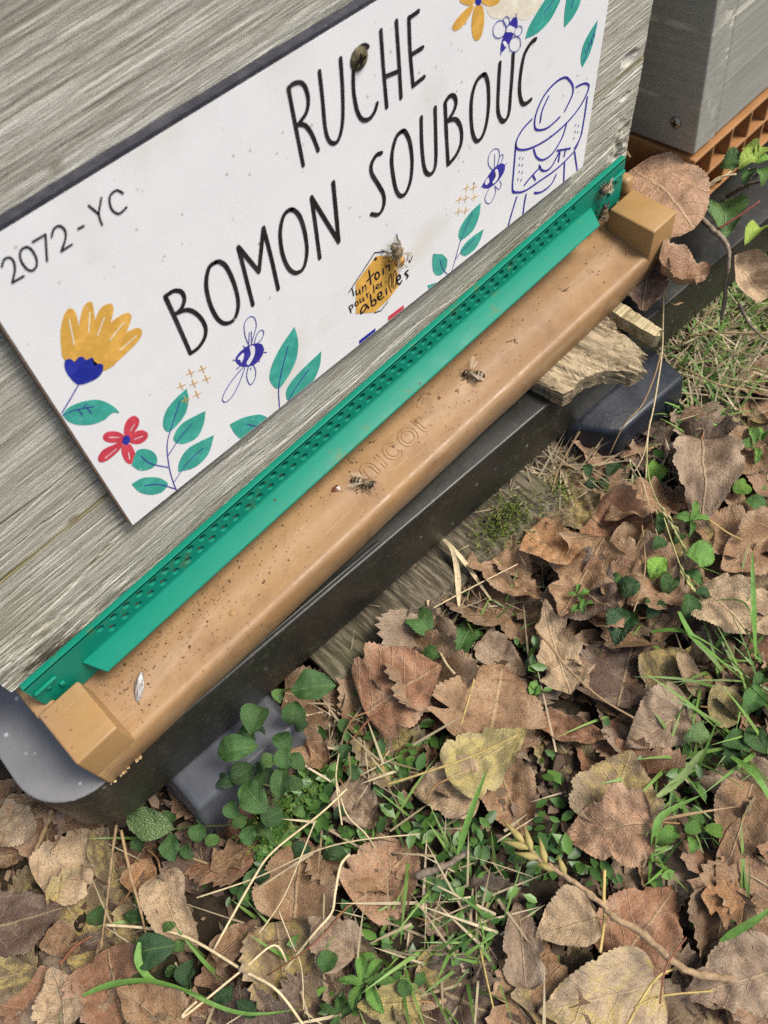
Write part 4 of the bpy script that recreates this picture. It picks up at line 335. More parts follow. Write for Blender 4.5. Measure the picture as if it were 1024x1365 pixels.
M['moss'] = blade_mat('moss', ((.06, .10, .012), (.12, .18, .02), (.22, .28, .04)), (.09, .13, .02), .8)
M['herb'] = blade_mat('small_herbs', ((.03, .08, .018), (.06, .14, .026), (.12, .23, .045)), (.04, .08, .02), .42)
M['waxbit'] = blade_mat('wax_bits', ((.36, .23, .09), (.44, .31, .14), (.50, .38, .20)), (.32, .20, .08), .5)
M['crumb'] = blade_mat('hive_crumbs', ((.07, .03, .012), (.16, .075, .028), (.40, .26, .12)), (.11, .055, .025), .6)

# ------------------------------------------------------------------ ground
def gh(x, y): return -.1425 + .010 * fbm(np.asarray(x) * 9, np.asarray(y) * 9, 3, 3) + .006 * fbm(np.asarray(x) * 40, np.asarray(y) * 40, 5, 3)
core_x = np.linspace(-.40, 1.0, 176); core_y = np.linspace(-.60, .60, 150)
far = np.array([.03, .1, .3, .8, 2, 5, 12, 30, 60])
gx = np.concatenate([core_x[0] - far[::-1], core_x, core_x[-1] + far]); gy = np.concatenate([core_y[0] - far[::-1], core_y, core_y[-1] + far])
X, Y = np.meshgrid(gx, gy); Z = gh(X, Y); nx, ny = len(gx), len(gy)
idx = np.arange(nx * ny).reshape(ny, nx)
F = np.stack([idx[:-1, :-1], idx[:-1, 1:], idx[1:, 1:], idx[1:, :-1]], -1).reshape(-1, 4)
g = mk('ground', np.stack([X, Y, Z], -1).reshape(-1, 3), F, M['soil']); tag(g, 'dark soil under the leaf litter', kind='structure')

# ------------------------------------------------------------------ main hive
hive = empty('beehive', (0.215, 0, 0)); tag(hive, 'weathered grey wooden beehive bearing the printed white sign', 'beehive')
HX = -.215
def plank_board(x0, x1, z0, z1, thick, seed, rag=0.0, dx=.0022, dz=.0008):
    xs = np.arange(x0, x1 + dx * .5, dx); zs = np.arange(z0, z1 + dz * .5, dz); X, Z = np.meshgrid(xs, zs)
    rel = .00032 * fbm(X * 60, Z * 900, seed, 4) * 2 + .0005 * fbm(X * 12, Z * 130, seed + 9, 4)
    cr = vn(X * 7, Z * 210 + 8 * fbm(X * 12, X * 0, seed + 2, 2), seed + 31); rel -= .0016 * np.clip((.10 - cr) / .1, 0, 1)
    ckm = np.zeros_like(X); rs = np.random.RandomState(seed + 50)
    lst = [(rs.uniform(x0, x1), rs.uniform(.025, .11), z0 + (z1 - z0) * rs.uniform(0, 1) ** (1.0 if not rag else .9), rs.uniform(-.02, .02)) for _ in range(14 if rag else 4)]
    if rag: lst += [(.075, .05, .058, .0), (.165, .10, .046, .004), (.29, .12, .043, -.01), (.33, .08, .0385, 0.), (.40, .06, .052, -.02), (.41, .05, .066, .01), (.05, .06, .044, .01)]
    for (cx, cl, cz, sl_) in lst:
        t = (X - cx) / cl; d = np.abs(Z - cz - sl_ * (X - cx) - .0011 * fbm(X * 70, X * 0, int(cx * 1e4) % 97, 3) * 2); wd = .00042 * np.sqrt(np.clip(1 - t * t, 0, 1)) + 1e-6
        q_ = np.clip(1.35 - d / wd, 0, 1) * (np.abs(t) < 1); ckm = np.maximum(ckm, q_); rel -= .0014 * q_
    Zd = Z.copy()
    if rag:
        e = np.clip((zs[0] + .016 - Z) / .016, 0, 1) ** 2
        Zd = Z + e * rag * (np.abs(fbm(X * 60, X * 0, 41, 4)) * 1.6 + .2 * vn(X * 400, X * 0, 3))
        rot = np.clip((.085 - X) / .06, 0, 1) * np.clip((z0 + .032 + .012 * fbm(X * 40, X * 0, 6, 3) * 3 - Z) / .010, 0, 1)
        rel -= rot * (.0035 * np.clip(np.abs(fbm(X * 60, Z * 420, 77, 4)) * 4 - .35, 0, 1))
        rot2 = .6 * np.clip((X - .412) / .012, 0, 1) * np.clip((z0 + .045 - Z) / .02, 0, 1); rel -= rot2 * .006 * np.abs(fbm(X * 120, Z * 120, 78, 3)) * 3
    Xd = X + np.where(X > x1 - .004, .0005 * fbm(X * 0 + 3, Z * 260, 13, 4) * 2, 0)
    for (kx, kz, kr) in ((.423, .058, .0022), (.421, .0805, .004), (.43, .035, .003)):
        d = np.hypot((X - kx) / kr / 1.6, (Z - kz) / kr); rel -= .004 * np.clip(1 - d, 0, 1) ** .7
    rel = rel * np.clip((x1 - X) / .005, .15, 1) if not rag else rel * np.clip((x1 - X) / .005, .3, 1)
    Yf = -rel
    V = np.stack([Xd, Yf, Zd], -1).reshape(-1, 3); n, m = X.shape; I = np.arange(n * m).reshape(n, m)
    F = [tuple(q) for q in np.stack([I[:-1, :-1], I[:-1, 1:], I[1:, 1:], I[1:, :-1]], -1).reshape(-1, 4)]
    ring = list(I[0, :]) + list(I[1:, -1]) + list(I[-1, -2::-1]) + list(I[-2:0:-1, 0])
    Bv = V[ring].copy(); Bv[:, 1] = thick; b0 = len(V); k = len(ring)
    F += [(ring[(i + 1) % k], ring[i], b0 + i, b0 + (i + 1) % k) for i in range(k)] + [tuple(range(b0, b0 + k))]
    return np.concatenate([V, Bv]) + np.array([HX, 0, 0]), F, np.concatenate([ckm.ravel(), np.zeros(k)])
def with_cracks(o, c):
    a = o.data.attributes.new('crack', 'FLOAT', 'POINT'); a.data.foreach_set('value', np.asarray(c, np.float32))
ZC = .0738
v, f, ck = plank_board(.0, .4345, .0085, ZC - .0006, .024, 1, .006, .0019, .0004); with_cracks(mk('front_board', v, f, M['greywood'], hive, False), ck)
v, f, ck = plank_board(.0, .4345, ZC + .0006, .262, .024, 5, 0, .0026, .0006); with_cracks(mk('front_board', v, f, M['greywood'], hive, False), ck)
o = MB().box(HX, HX + .024, .0243, .44, .010, .262).obj('side_board', M['greywood'], hive, False); bevel(o, .001)
o = MB().box(HX + .4105, HX + .4345, .0243, .44, .010, .262).obj('side_board', M['greywood'], hive, False); bevel(o, .001)
MB().box(HX + .0245, HX + .4100, .416, .44, .010, .262).obj('back_board', M['greywood'], hive, False)
o = MB().box(HX - .01, HX + .4445, -.008, .45, .2625, .285).obj('lid', M['greywood'], hive, False); bevel(o, .002)

# tan plastic hive floor with landing board
fl = empty('hive_floor', (.215, 0, -.037)); tag(fl, 'tan plastic hive floor with speckled landing board and two end blocks', 'hive floor')
FX = -.215; FZ = .037
prof = [(.022, -.013), (-.006, -.0140), (-.018, -.0160), (-.024, -.0166), (-.0255, -.0172), (-.033, -.0185), (-.0360, -.0188), (-.0392, -.0189), (-.0410, -.0193), (-.0423, -.0204), (-.0430, -.0222), (-.0432, -.027), (-.0434, -.0368), (-.040, -.0368), (-.0395, -.031), (-.034, -.027), (.022, -.022)]
xs = np.linspace(.0012, .4288, 120); V = []; np_ = len(prof)
for x in xs:
    s = .0003 * math.sin(x * 90) * math.exp(-((x * 9) % 1 - .5) ** 2 * 20)
    for (y, z) in prof: V.append((x + FX, y - (s if z < -.02 and y < -.03 else 0), z + FZ + (s * .6 if y < -.02 and z > -.02 else 0)))
F = []
for i in range(len(xs) - 1):
    for k in range(np_): F.append((i * np_ + k, (i + 1) * np_ + k, (i + 1) * np_ + (k + 1) % np_, i * np_ + (k + 1) % np_))
F += [tuple(range(np_))[::-1], tuple(range((len(xs) - 1) * np_, len(xs) * np_))]
V = [(x, y, z) for x, y, z in V]
board = mk('landing_board', V, [q[::-1] for q in F], M['board'], fl)
bevel(board, .0004, 1)
def block(x0, x1, sgn):
    m = MB(); t = .0006
    y0, y1 = -.0431, -.0113
    inner = x1 if sgn < 0 else x0
    m.add([(x0 - t * 0, y0, -.0372), (x1, y0, -.0372), (x1, y1, -.0372), (x0, y1, -.0372), (x0 + (t if sgn < 0 else t), y0 + t, 0), (x1 - t, y0 + t, 0), (x1 - t, y1, 0), (x0 + t, y1, 0)],
          [(0, 3, 2, 1), (4, 5, 6, 7), (0, 1, 5, 4), (1, 2, 6, 5), (2, 3, 7, 6), (3, 0, 4, 7)])
    m.v = [(a + FX, b_, c + FZ) for a, b_, c in m.v]
    o = m.obj('end_block', M['tan'], fl, True); bevel(o, .0013, 3); return o
block(-.0002, .0231, -1); block(.4069, .4302, 1)
m = MB(); m.box(-.001, .009, -.0109, .40, -.0368, -.004); m.v = [(a + FX, b_, c + FZ) for a, b_, c in m.v]; bevel(m.obj('side_rail', M['tan'], fl), .0012, 2)
m = MB(); m.box(.4245, .4315, -.0109, .40, -.0368, -.004); m.v = [(a + FX, b_, c + FZ) for a, b_, c in m.v]; bevel(m.obj('side_rail', M['tan'], fl), .0012, 2)
m = MB(); m.box(.4240, .4320, -.0105, .004, -.0040, .0075); m.v = [(a + FX, b_, c + FZ) for a, b_, c in m.v]; bevel(m.obj('corner_post', M['tan'], fl), .0028, 3)
m = MB(); m.box(.0095, .4240, .0225, .40, -.034, -.020); m.v = [(a + FX, b_, c + FZ) for a, b_, c in m.v]; m.obj('floor_panel', M['void'], fl)
# embossed maker's name and bee emblem
def zb(y): return float(np.interp(y, [p[0] for p in prof[:11]][::-1], [p[1] for p in prof[:11]][::-1]))
def emb(strokes, name, r=.00055):
    m = MB()
    for s in strokes:
        p = spline([(x / 1000, y / 1000) for x, y in s], 4)
        m.tube([(q[0] + FX, q[1], zb(q[1]) + FZ + .00002) for q in p], r, 6)
    return m.obj(name, M['board'], fl)
def outline(s, wdt=1.15):
    P = [np.array(p, float) for p in spline(s, 4)]; L = []; Rr = []
    for i, p in enumerate(P):
        t = P[min(i + 1, len(P) - 1)] - P[max(i - 1, 0)]; t /= np.linalg.norm(t) + 1e-9; n = np.array([-t[1], t[0]]); L.append(p + n * wdt); Rr.append(p - n * wdt)
    return [tuple(q) for q in L + Rr[::-1] + [L[0]]]
lets = [[(190.6, -28.3), (190.6, -24), (191.5, -21), (194, -19.9), (196.3, -21), (197.2, -24), (197.2, -28.3)], [(202.4, -19.6), (202.4, -28.3)],
        [(213.9, -21.6), (211.5, -20.1), (209, -20.6), (207.2, -23), (207.2, -25.5), (209, -28), (211.6, -28.6), (213.9, -27.1)],
        [(222.6, -19.8), (219.4, -21), (218.2, -24.2), (219.4, -27.4), (222.6, -28.6), (225.8, -27.4), (227, -24.2), (225.8, -21), (222.6, -19.8)],
        [(231.8, -18.8), (231.8, -26), (232.8, -28.2), (236.4, -28.2)], [(231.8, -21.4), (235.6, -21.2)]]
m = MB()
for s in lets:
    P = outline(s, 1.0); p = [(x / 1000, y / 1000) for x, y in P]
    m.tube([(q[0] + FX, q[1], zb(q[1]) + FZ + .00005) for q in p], .00034, 5)
m.obj('raised_lettering', M['board'], fl)
emb([[(239, -15.5), (242, -14), (245, -13.3), (248, -12.4)], [(240, -16.8), (242.5, -16.6), (244, -14.2), (241.5, -13.6), (239.4, -14.8), (240, -16.8)], [(245, -13.4), (247, -15), (249.5, -14.2), (248.4, -12.2), (246, -11.8), (245, -13.4)]], 'raised_bee_emblem', .0004)

# entrance void behind the strip
# ------------------------------------------------------------------ green entrance strip
TH = math.radians(.97)
gr = empty('entrance_strip', (.005, 0, .0181), (0, -TH, 0)); tag(gr, 'green plastic entrance strip with two rows of round holes', 'entrance reducer')
GL = .4165; yf, yb = -.0080, -.0062
def hole_plate(x0, x1, z0, z1, holes, r):
    # strips of square cells with a round hole each
    V = []; F = []; N = 16
    def quad(a, b_, c, d): k = len(V); V.extend([a, b_, c, d]); F.append((k, k + 1, k + 2, k + 3))
    rows = sorted(set(z for _, z in holes)); half = .0029
    edges = []
    for rz in rows:
        hx = sorted(x for x, z in holes if z == rz); za, zb_ = rz - half, rz + half
        px = x0
        for i, cx in enumerate(hx):
            a = cx - .00375; b_ = cx + .00375
            if a > px + 1e-6: quad((px, yf, za), (a, yf, za), (a, yf, zb_), (px, yf, zb_))
            px = b_
            ci = []; sq = []; bk = []
            for k in range(N):
                q = 2 * pi * (k + .5) / N; c, s = math.cos(q), math.sin(q); t = min((.00375) / max(abs(c), 1e-9), half / max(abs(s), 1e-9))
                ci.append((cx + r * c, yf, rz + r * s)); sq.append((cx + t * c, yf, rz + t * s)); bk.append((cx + r * .85 * c, yb - .0001, rz + r * .85 * s))
            k0 = len(V); V.extend(ci + sq + bk)
            for k in range(N):
                j = (k + 1) % N
                F.append((k0 + k, k0 + N + k, k0 + N + j, k0 + j)); F.append((k0 + k, k0 + j, k0 + 2 * N + j, k0 + 2 * N + k))
            # corner triangles
            for (sx, sz, ka, kb) in ((1, 1, 1, 2), (-1, 1, 5, 6), (-1, -1, 9, 10), (1, -1, 13, 14)):
                kk = len(V); V.append((cx + sx * .00375, yf, rz + sz * half)); F.append((k0 + N + ka, kk, k0 + N + kb))
        if px < x1: quad((px, yf, za), (x1, yf, za), (x1, yf, zb_), (px, yf, zb_))
        edges.append((za, zb_))
    z = z0
    for za, zb_ in sorted(edges):
        if za > z + 1e-6: quad((x0, yf, z), (x1, yf, z), (x1, yf, za), (x0, yf, za))
        z = max(z, zb_)
    if z1 > z: quad((x0, yf, z), (x1, yf, z), (x1, yf, z1), (x0, yf, z1))
    # back, ends, bottom
    quad((x0, yf, z0), (x0, yb, z0), (x1, yb, z0), (x1, yf, z0)); quad((x0, yf, z0), (x0, yf, z1), (x0, yb, z1), (x0, yb, z0)); quad((x1, yf, z1), (x1, yf, z0), (x1, yb, z0), (x1, yb, z1))
    return V, F
holes = [(.0399 + i * .0075, -.0043) for i in range(45)] + [(.0436 + i * .0075, -.0105) for i in range(44)]
V, F = hole_plate(0, GL, -.0305, -.0004, holes, .00215)
mk('perforated_strip', V, F, M['green'], gr, False)
o = MB().box(0, GL, -.0080, -.0046, -.0018, 0).obj('rim', M['green'], gr); bevel(o, .0005, 2)
zi = -.0149
m = MB(); t = .0013
A = [(.0237, -.0079, zi), (.3880, -.0079, zi), (.3825, -.0187, zi - .0032), (.0290, -.0187, zi - .0032)]
m.add(A + [(x, y, z - t) for x, y, z in A], [(0, 3, 2, 1), (4, 5, 6, 7), (0, 1, 5, 4), (1, 2, 6, 5), (2, 3, 7, 6), (3, 0, 4, 7)])
bevel(m.obj('flange', M['green'], gr), .0006, 3)
o = MB().box(.030, .380, -.0084, -.0079, zi - .0002, zi + .0006).obj('seam', M['green'], gr); bevel(o, .0002, 1)
for x in (.0012, .4040):
    o = MB().box(x, x + .0118, -.0098, -.0079, -.0092, -.0072).obj('latch_bar', M['green'], gr); bevel(o, .0007, 2)
    o = MB().box(x + .0095 if x < .1 else x - .001, x + .0120 if x < .1 else x + .0015, -.0094, -.0079, -.0185, -.0150).obj('latch_lug', M['green'], gr); bevel(o, .0006, 2)
    vv, ff = tube([(x + .006, -.0079, -.0120), (x + .006, -.0090, -.0120)], .0013, 12); mk('latch_knob', vv, ff, M['green'], gr)

# ------------------------------------------------------------------ sign
sg = empty('hive_sign', SIGN['o'], (0, -SIGN['th'], 0)); tag(sg, 'white printed sign with black hand lettering, flowers and bees', 'sign')
SW, SH = SIGN['w'], SIGN['h']
o = MB().box(0, SW, 0, .0022, 0, SH).obj('panel', M['sign'], sg, False)
MB().box(0, SW, .0023, .0040, .0008, SH + .0002).obj('backing', M['signedge'], sg, False)
o = MB().box(-.0002, SW + .0002, .0001, .0042, SH + .0001, SH + .0016).obj('top_edge', M['signedge'], sg, False)
o = MB().box(-.0007, -.0001, .0002, .0040, 0, SH).obj('side_edge', M['signrust'], sg, False)
def ribbon(pts, wd, y):
    P = [np.array(p, float) for p in pts]; V = []; F = []; n = len(P)
    def nrm(i):
        t = P[min(i + 1, n - 1)] - P[max(i - 1, 0)]; l = np.linalg.norm(t); t = t / l if l > 1e-9 else np.array([1., 0]); return np.array([-t[1], t[0]]), t
    for i, p in enumerate(P):
        a, _ = nrm(i); wv = wd * (.94 + .12 * vn(p[0] * 300, p[1] * 300, 5)); V += [p + a * wv / 2, p - a * wv / 2]
    for i in range(n - 1): F.append((2 * i, 2 * i + 1, 2 * i + 3, 2 * i + 2))
    for i in (0, n - 1):
        a, t = nrm(i); s = -1 if i == 0 else 1; k0 = len(V)
        for q in range(7):
            g_ = pi * q / 6; V.append(P[i] + a * math.cos(g_) * wd / 2 + t * s * math.sin(g_) * wd / 2)
        F.append(tuple(range(k0, k0 + 7)) if s < 0 else tuple(range(k0, k0 + 7))[::-1])
    return [(x, y, z) for x, z in V], F
def clip(v): return (min(max(v[0], .0004), SW - .0004), v[1], min(max(v[2], .0004), SH - .0004))   # a print is cut where the sign ends
bins = {}; npoly = 0
for part, kind, a, bb, layer, flat_ in ART:
    pts = [(flat_[i] * 1e-4, flat_[i + 1] * 1e-4) for i in range(0, len(flat_), 2)]
    if kind == 's':
        colr, wd = a, bb * 1e-4
        closed = pts[0] == pts[-1] and len(pts) > 3
        P = spline(pts[:-1], 5, True) if closed else spline(pts, 5)
        if closed: P.append(P[0])
        V, F = ribbon(P, wd, -.00006 * (layer + 1) - .00001)
        V = [(x, y - .000004 * (len(bins.get((part, colr), MB()).v) % 7), z) for x, y, z in V]
        bins.setdefault((part, colr), MB()).add(V, F)
    else:
        colr, sharp = a, bb
        P = spline(pts, 4, True, set(sharp)) if len(sharp) < len(pts) else [np.array(p) for p in pts]
        bm = bmesh.new(); npoly += 1; vs = [bm.verts.new((p[0], -.00006 * (layer + 1) - npoly * 4e-7, p[1])) for p in P]
        try:
            fc = bm.faces.new(vs); bmesh.ops.triangulate(bm, faces=[fc], ngon_method='EAR_CLIP')
            bm.verts.index_update(); q_ = MB().add([clip(v_.co) for v_ in bm.verts], [tuple(v_.index for v_ in q.verts) for q in bm.faces]); q_.obj({'printed_flower': 'printed_petal'}.get(part, part), M['ink_' + colr], sg, False)
        except ValueError: pass
        bm.free()
for (part, colr), m in bins.items():
    m.v = [clip(v_) for v_ in m.v]; m.obj({'printed_leaf': 'vein_print', 'printed_flower': 'petal_print', 'printed_cross': 'cross_print', 'printed_bee': 'bee_print', 'printed_beekeeper': 'beekeeper_print', 'printed_badge': 'badge_lettering'}.get(part, part), M['ink_' + colr], sg, False)
def screw(loc, rot, r, m, label, parent=None):
    t = MB(); pr = [(0, .0009), (.35, .0010), (.8, .0006), (1, 0.0), (1, -.001)]; N = 20; V = []; F = []
    for k, (a, h) in enumerate(pr):
        for j in range(N): V.append((a * r * math.cos(2 * pi * j / N), a * r * math.sin(2 * pi * j / N), h))
    for k in range(len(pr) - 1):
        for j in range(N): F.append((k * N + j, (k + 1) * N + j, (k + 1) * N + (j + 1) % N, k * N + (j + 1) % N))
    e = empty('screw', loc, rot); tag(e, label, 'screw')
    mk('screw_head', V, F, m, e)
    q = MB()
    for a in (0, pi / 2):
        c, s = math.cos(a), math.sin(a); L_, W_ = r * .55, r * .12
        P = [(-L_, -W_), (L_, -W_), (L_, W_), (-L_, W_)]; q.add([(x * c - y * s, x * s + y * c, .00115 + a * .00003) for x, y in P], [(0, 1, 2, 3)])
    q.obj('cross_slot', M['void'], e, False); return e
ssx = Vector((.2388, -.0051, .1766))
screw(ssx, (pi / 2, 0, 0), .0042, M['rust'], 'rusty screw driven through the letter C of the white sign')

# ------------------------------------------------------------------ black stand
YW = math.radians(-2.35); TY = math.radians(2.3)
st = empty('hive_stand', (0, -.041, -.0375), (0, TY, YW)); tag(st, 'black plastic hive stand with rounded corners and boxy feet', 'hive stand')
def rrect(x0, x1, y0, y1, r, n=10):
    P = []
    for cx, cy, a0 in ((x1 - r, y1 - r, 0), (x0 + r, y1 - r, 90), (x0 + r, y0 + r, 180), (x1 - r, y0 + r, 270)):
        for k in range(n + 1):
            a = math.radians(a0 + 90 * k / n); P.append((cx + r * math.cos(a), cy + r * math.sin(a)))
    return P
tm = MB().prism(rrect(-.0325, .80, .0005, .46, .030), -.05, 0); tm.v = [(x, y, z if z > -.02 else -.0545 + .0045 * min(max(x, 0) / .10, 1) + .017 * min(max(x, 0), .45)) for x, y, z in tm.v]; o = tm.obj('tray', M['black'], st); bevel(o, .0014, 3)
o = MB().box(.032, .176, .0022, .0046, .0001, .0019).obj('rim_lip', M['black'], st); bevel(o, .0006, 2)
def foot(poly, z0, z1, flare=.004, mat='footblue', low=None):
    m = MB(); n = len(poly); cx = sum(p[0] for p in poly) / n; cy = sum(p[1] for p in poly) / n
    P2 = [(cx + (x - cx) * (1 + flare / .04), cy + (y - cy) * (1 + flare / .04)) for x, y in poly]
    if low: P2 = low
    m.add([(x, y, z0) for x, y in P2] + [(x, y, z1) for x, y in poly], [tuple(range(n))[::-1], tuple(range(n, 2 * n))] + [(i, (i + 1) % n, n + (i + 1) % n, n + i) for i in range(n)])
    inv = (Matrix.Translation(st.location) @ Euler((0, TY, YW)).to_matrix().to_4x4()).inverted()
    m.v = [tuple(inv @ Vector(v_)) for v_ in m.v]
    o = m.obj('foot', M[mat], st); bevel(o, .0035, 3); return o
foot([(.334, -.049), (.354, -.0795), (.4165, -.0835), (.428, -.030), (.420, .04), (.334, .04)], -.152, -.105)
foot([(.0150, -.0606), (.0815, -.0665), (.0815, .03), (.0165, .03)], -.150, -.1000, 0, 'greyfoot', [(.0035, -.0660), (.0860, -.0720), (.0860, .03), (.0045, .03)])
foot([(.60, -.09), (.68, -.093), (.68, .03), (.60, .03)], -.155, -.112)
foot([(.0155, .34), (.098, .34), (.098, .42), (.0165, .42)], -.152, -.0875); foot([(.60, .33), (.68, .33), (.68, .41), (.60, .41)], -.155, -.108)

# wood wedge and stick
def chunk(poly, z0, z1, name, mat, label, cat, ang, nx=90, amp=.0016, seed=3):
    # heightfield block clipped to a ragged outline
    P = np.array(poly); x0, y0 = P.min(0) - .002; x1, y1 = P.max(0) + .002
    c = P.mean(0); ca, sa = math.cos(ang), math.sin(ang)
    loc = [((p[0] - c[0]) * ca + (p[1] - c[1]) * sa, -(p[0] - c[0]) * sa + (p[1] - c[1]) * ca) for p in P]
    # dense ragged outline
    D = []; n = len(loc)
    for i in range(n):
        a, b_ = np.array(loc[i]), np.array(loc[(i + 1) % n]); k = max(2, int(np.linalg.norm(b_ - a) / .0014))
        for j in range(k):
            q = a + (b_ - a) * j / k; nn = np.array([-(b_ - a)[1], (b_ - a)[0]]); nn /= np.linalg.norm(nn) + 1e-9
            D.append(q + nn * .0016 * float(fbm(np.array(q[0] * 260 + i * 9), np.array(q[1] * 900), seed, 4)))
    bm = bmesh.new(); lo = [bm.verts.new((p[0] * .97, p[1] * .97, z0)) for p in D]; hi = [bm.verts.new((p[0], p[1], z1)) for p in D]
    k = len(D)
    bm.faces.new(lo[::-1]); top = bm.faces.new(hi)
    for i in range(k): bm.faces.new((lo[i], lo[(i + 1) % k], hi[(i + 1) % k], hi[i]))
    tri = bmesh.ops.triangulate(bm, faces=[top])
    for it in range(3):
        es = [e for e in bm.edges if e.calc_length() > .0026]
        if es: bmesh.ops.subdivide_edges(bm, edges=es, cuts=1); bmesh.ops.triangulate(bm, faces=[f_ for f_ in bm.faces if len(f_.verts) > 3])
    for v_ in bm.verts:
        x, y, z = v_.co
        if z > z1 - .0005: v_.co.z = z1 + amp * (3.2 * float(fbm(np.array(x * 28), np.array(y * 330), seed, 4)) - 1.5 * max(0, .16 - float(vn(np.array(x * 22), np.array(y * 260), seed + 3))) / .16 + .5 * float(fbm(np.array(x * 60), np.array(y * 60), seed + 5, 3)))
        elif z > z0 + .0005:
            d = amp * 1.1 * float(fbm(np.array(x * 380), np.array(y * 380 + z * 60), seed + 8, 3)); v_.co.x += d; v_.co.y += d
    me = bpy.data.meshes.new(name); bm.to_mesh(me); bm.free(); me.materials.append(mat)
    o = link(bpy.data.objects.new(name, me)); o.location = (c[0], c[1], 0); o.rotation_euler = (0, 0, ang); tag(o, label, cat); return o
chunk([(.306, -.030), (.376, -.030), (.3725, -.044), (.3685, -.0565), (.3665, -.0655), (.3630, -.0752), (.3575, -.0745), (.3545, -.0825), (.3470, -.0805), (.3445, -.0735), (.3385, -.0665), (.3285, -.0612), (.3230, -.0600), (.3170, -.0612), (.3105, -.0597), (.3085, -.0480)], -.0505, -.0385, 'wood_wedge', M['chunkwood'], 'splintered piece of old wood wedged under the tan landing board', 'wood piece', math.radians(-78))
chunk([(.3755, -.030), (.3850, -.030), (.3855, -.046), (.3850, -.0600), (.3836, -.0745), (.3815, -.0725), (.3790, -.0755), (.3770, -.0735), (.3768, -.060), (.3765, -.046)], -.0475, -.0375, 'wood_stick', M['stickwood'], 'pale broken stick poking out right of the splintered wedge', 'stick', math.radians(-90), amp=.0007, seed=9)

wedge = bpy.data.objects['wood_wedge']; wi = wedge.matrix_world.inverted() if False else (Matrix.Translation(wedge.location) @ wedge.rotation_euler.to_matrix().to_4x4()).inverted()
spl = MB()
for k in range(34):
    a = rng.uniform(0, 1); E_ = [(.3665, -.0640), (.3628, -.0742), (.3570, -.0740), (.3540, -.0815), (.3470, -.0795), (.3440, -.0730), (.3380, -.0660)]
    i = min(int(a * 6), 5); t = a * 6 - i; p = Vector((E_[i][0] * (1 - t) + E_[i + 1][0] * t, E_[i][1] * (1 - t) + E_[i + 1][1] * t, rng.uniform(-.0485, -.0385))); d = Vector((.16 + rng.normal() * .14, -1, rng.normal() * .10)).normalized()
    ln = rng.uniform(.002, .0065); p = p - d * .006; spl.tube([wi @ p, wi @ (p + d * (.006 + ln * .4)), wi @ (p + d * (.006 + ln))], [rng.uniform(.0006, .0013), rng.uniform(.0004, .0009), .00008], 5)
spl.obj('splinters', M['chunkwood'], wedge, False)
# plank below
def plank(x0, x1, yfa, yfb, depth, z1, th):
    xs = np.linspace(x0, x1, 130); dd = np.linspace(0, depth, 60); V = []; F = []
    Xg, Dg = np.meshgrid(xs, dd); yfr = yfa + (yfb - yfa) * (Xg - x0) / (x1 - x0) + .0016 * fbm(Xg * 50, Xg * 0, 4, 3)
    Yg = yfr + Dg; crk = vn(Xg * 75 + 3 * fbm(Xg * 8, Dg * 30, 6, 3), Dg * 14, 8)
    Zg = z1 + .0012 * fbm(Xg * 150, Dg * 40, 2, 4) * 2 + .002 * fbm(Xg * 40, Dg * 40, 12, 3) - .0035 * np.clip((.12 - crk) / .12, 0, 1) - .003 * np.clip((.004 - Dg) / .004, 0, 1) ** 2
    V = np.stack([Xg, Yg, Zg], -1).reshape(-1, 3); n, m_ = Xg.shape; I = np.arange(n * m_).reshape(n, m_)
    F = [tuple(q) for q in np.stack([I[:-1, :-1], I[:-1, 1:], I[1:, 1:], I[1:, :-1]], -1).reshape(-1, 4)]; mi = [0] * len(F)
    ring = list(I[0, :]) + list(I[1:, -1]) + list(I[-1, -2::-1]) + list(I[-2:0:-1, 0]); Bv = V[ring].copy(); Bv[:, 2] = z1 - th; b0 = len(V); k = len(ring)
    F += [(ring[(i + 1) % k], ring[i], b0 + i, b0 + (i + 1) % k) for i in range(k)]; mi += [1 if i < m_ else 0 for i in range(k)]
    F += [tuple(range(b0, b0 + k))]; mi += [0]
    return mk('old_plank', np.concatenate([V, Bv]), F, [M['plankwood'], M['edgewood']], None, False, mi=mi)
pl_ = plank(.116, .300, -.0575, -.0795, .105, -.119, .016); tag(pl_, 'rotten mossy plank lying under the black stand', 'plank')

# ------------------------------------------------------------------ second hive
h2 = empty('beehive', (.4745, -.0222, 0), (math.radians(-5.8), 0, 0)); tag(h2, 'second grey stained beehive standing right of the sign hive', 'beehive')
h2m = M['paintfront']
o = MB().box(0.0223, .3975, 0.0006, .022, 0, .30).obj('front_board', M['paintfront'], h2, False); bevel(o, .0012, 2)
o = MB().box(0, .022, 0, .44, 0, .30).obj('side_board', M['paintside'], h2, False); bevel(o, .0012, 2)
MB().box(.398, .42, 0, .44, 0, .30).obj('side_board', M['paintside'], h2, False)
MB().box(.0225, .3975, .418, .44, 0, .30).obj('back_board', M['paintfront'], h2, False)
MB().box(-.01, .43, -.01, .45, .3005, .32).obj('lid', M['paintfront'], h2, False)
e = screw((.4738, -.0060, .0150), (0, -pi / 2, 0), .0036, M['screw'], 'steel screw sunk low in the dark side of the second hive')
f2 = empty('hive_floor', (.4745, -.0222, -.003), (math.radians(-3), 0, 0)); tag(f2, 'brown plastic floor with open grid front under the second hive', 'hive floor')
MB().box(-.002, .42, .018, .44, -.045, -.0008).obj('floor_body', M['tan2'], f2, False)
def bar(n_, *a): o = MB().box(*a).obj(n_, M['tan2'], f2, False); bevel(o, .0004, 1)
for z in (-.0014, -.0215, -.043): bar('grid_rail', .0, .42, -.002, .0178, z - .0012, z + .0010)
for i in range(21): bar('grid_rib', i * .0208 - .001, i * .0208 + .001, -.0017, .0176, -.0418, -.0026)

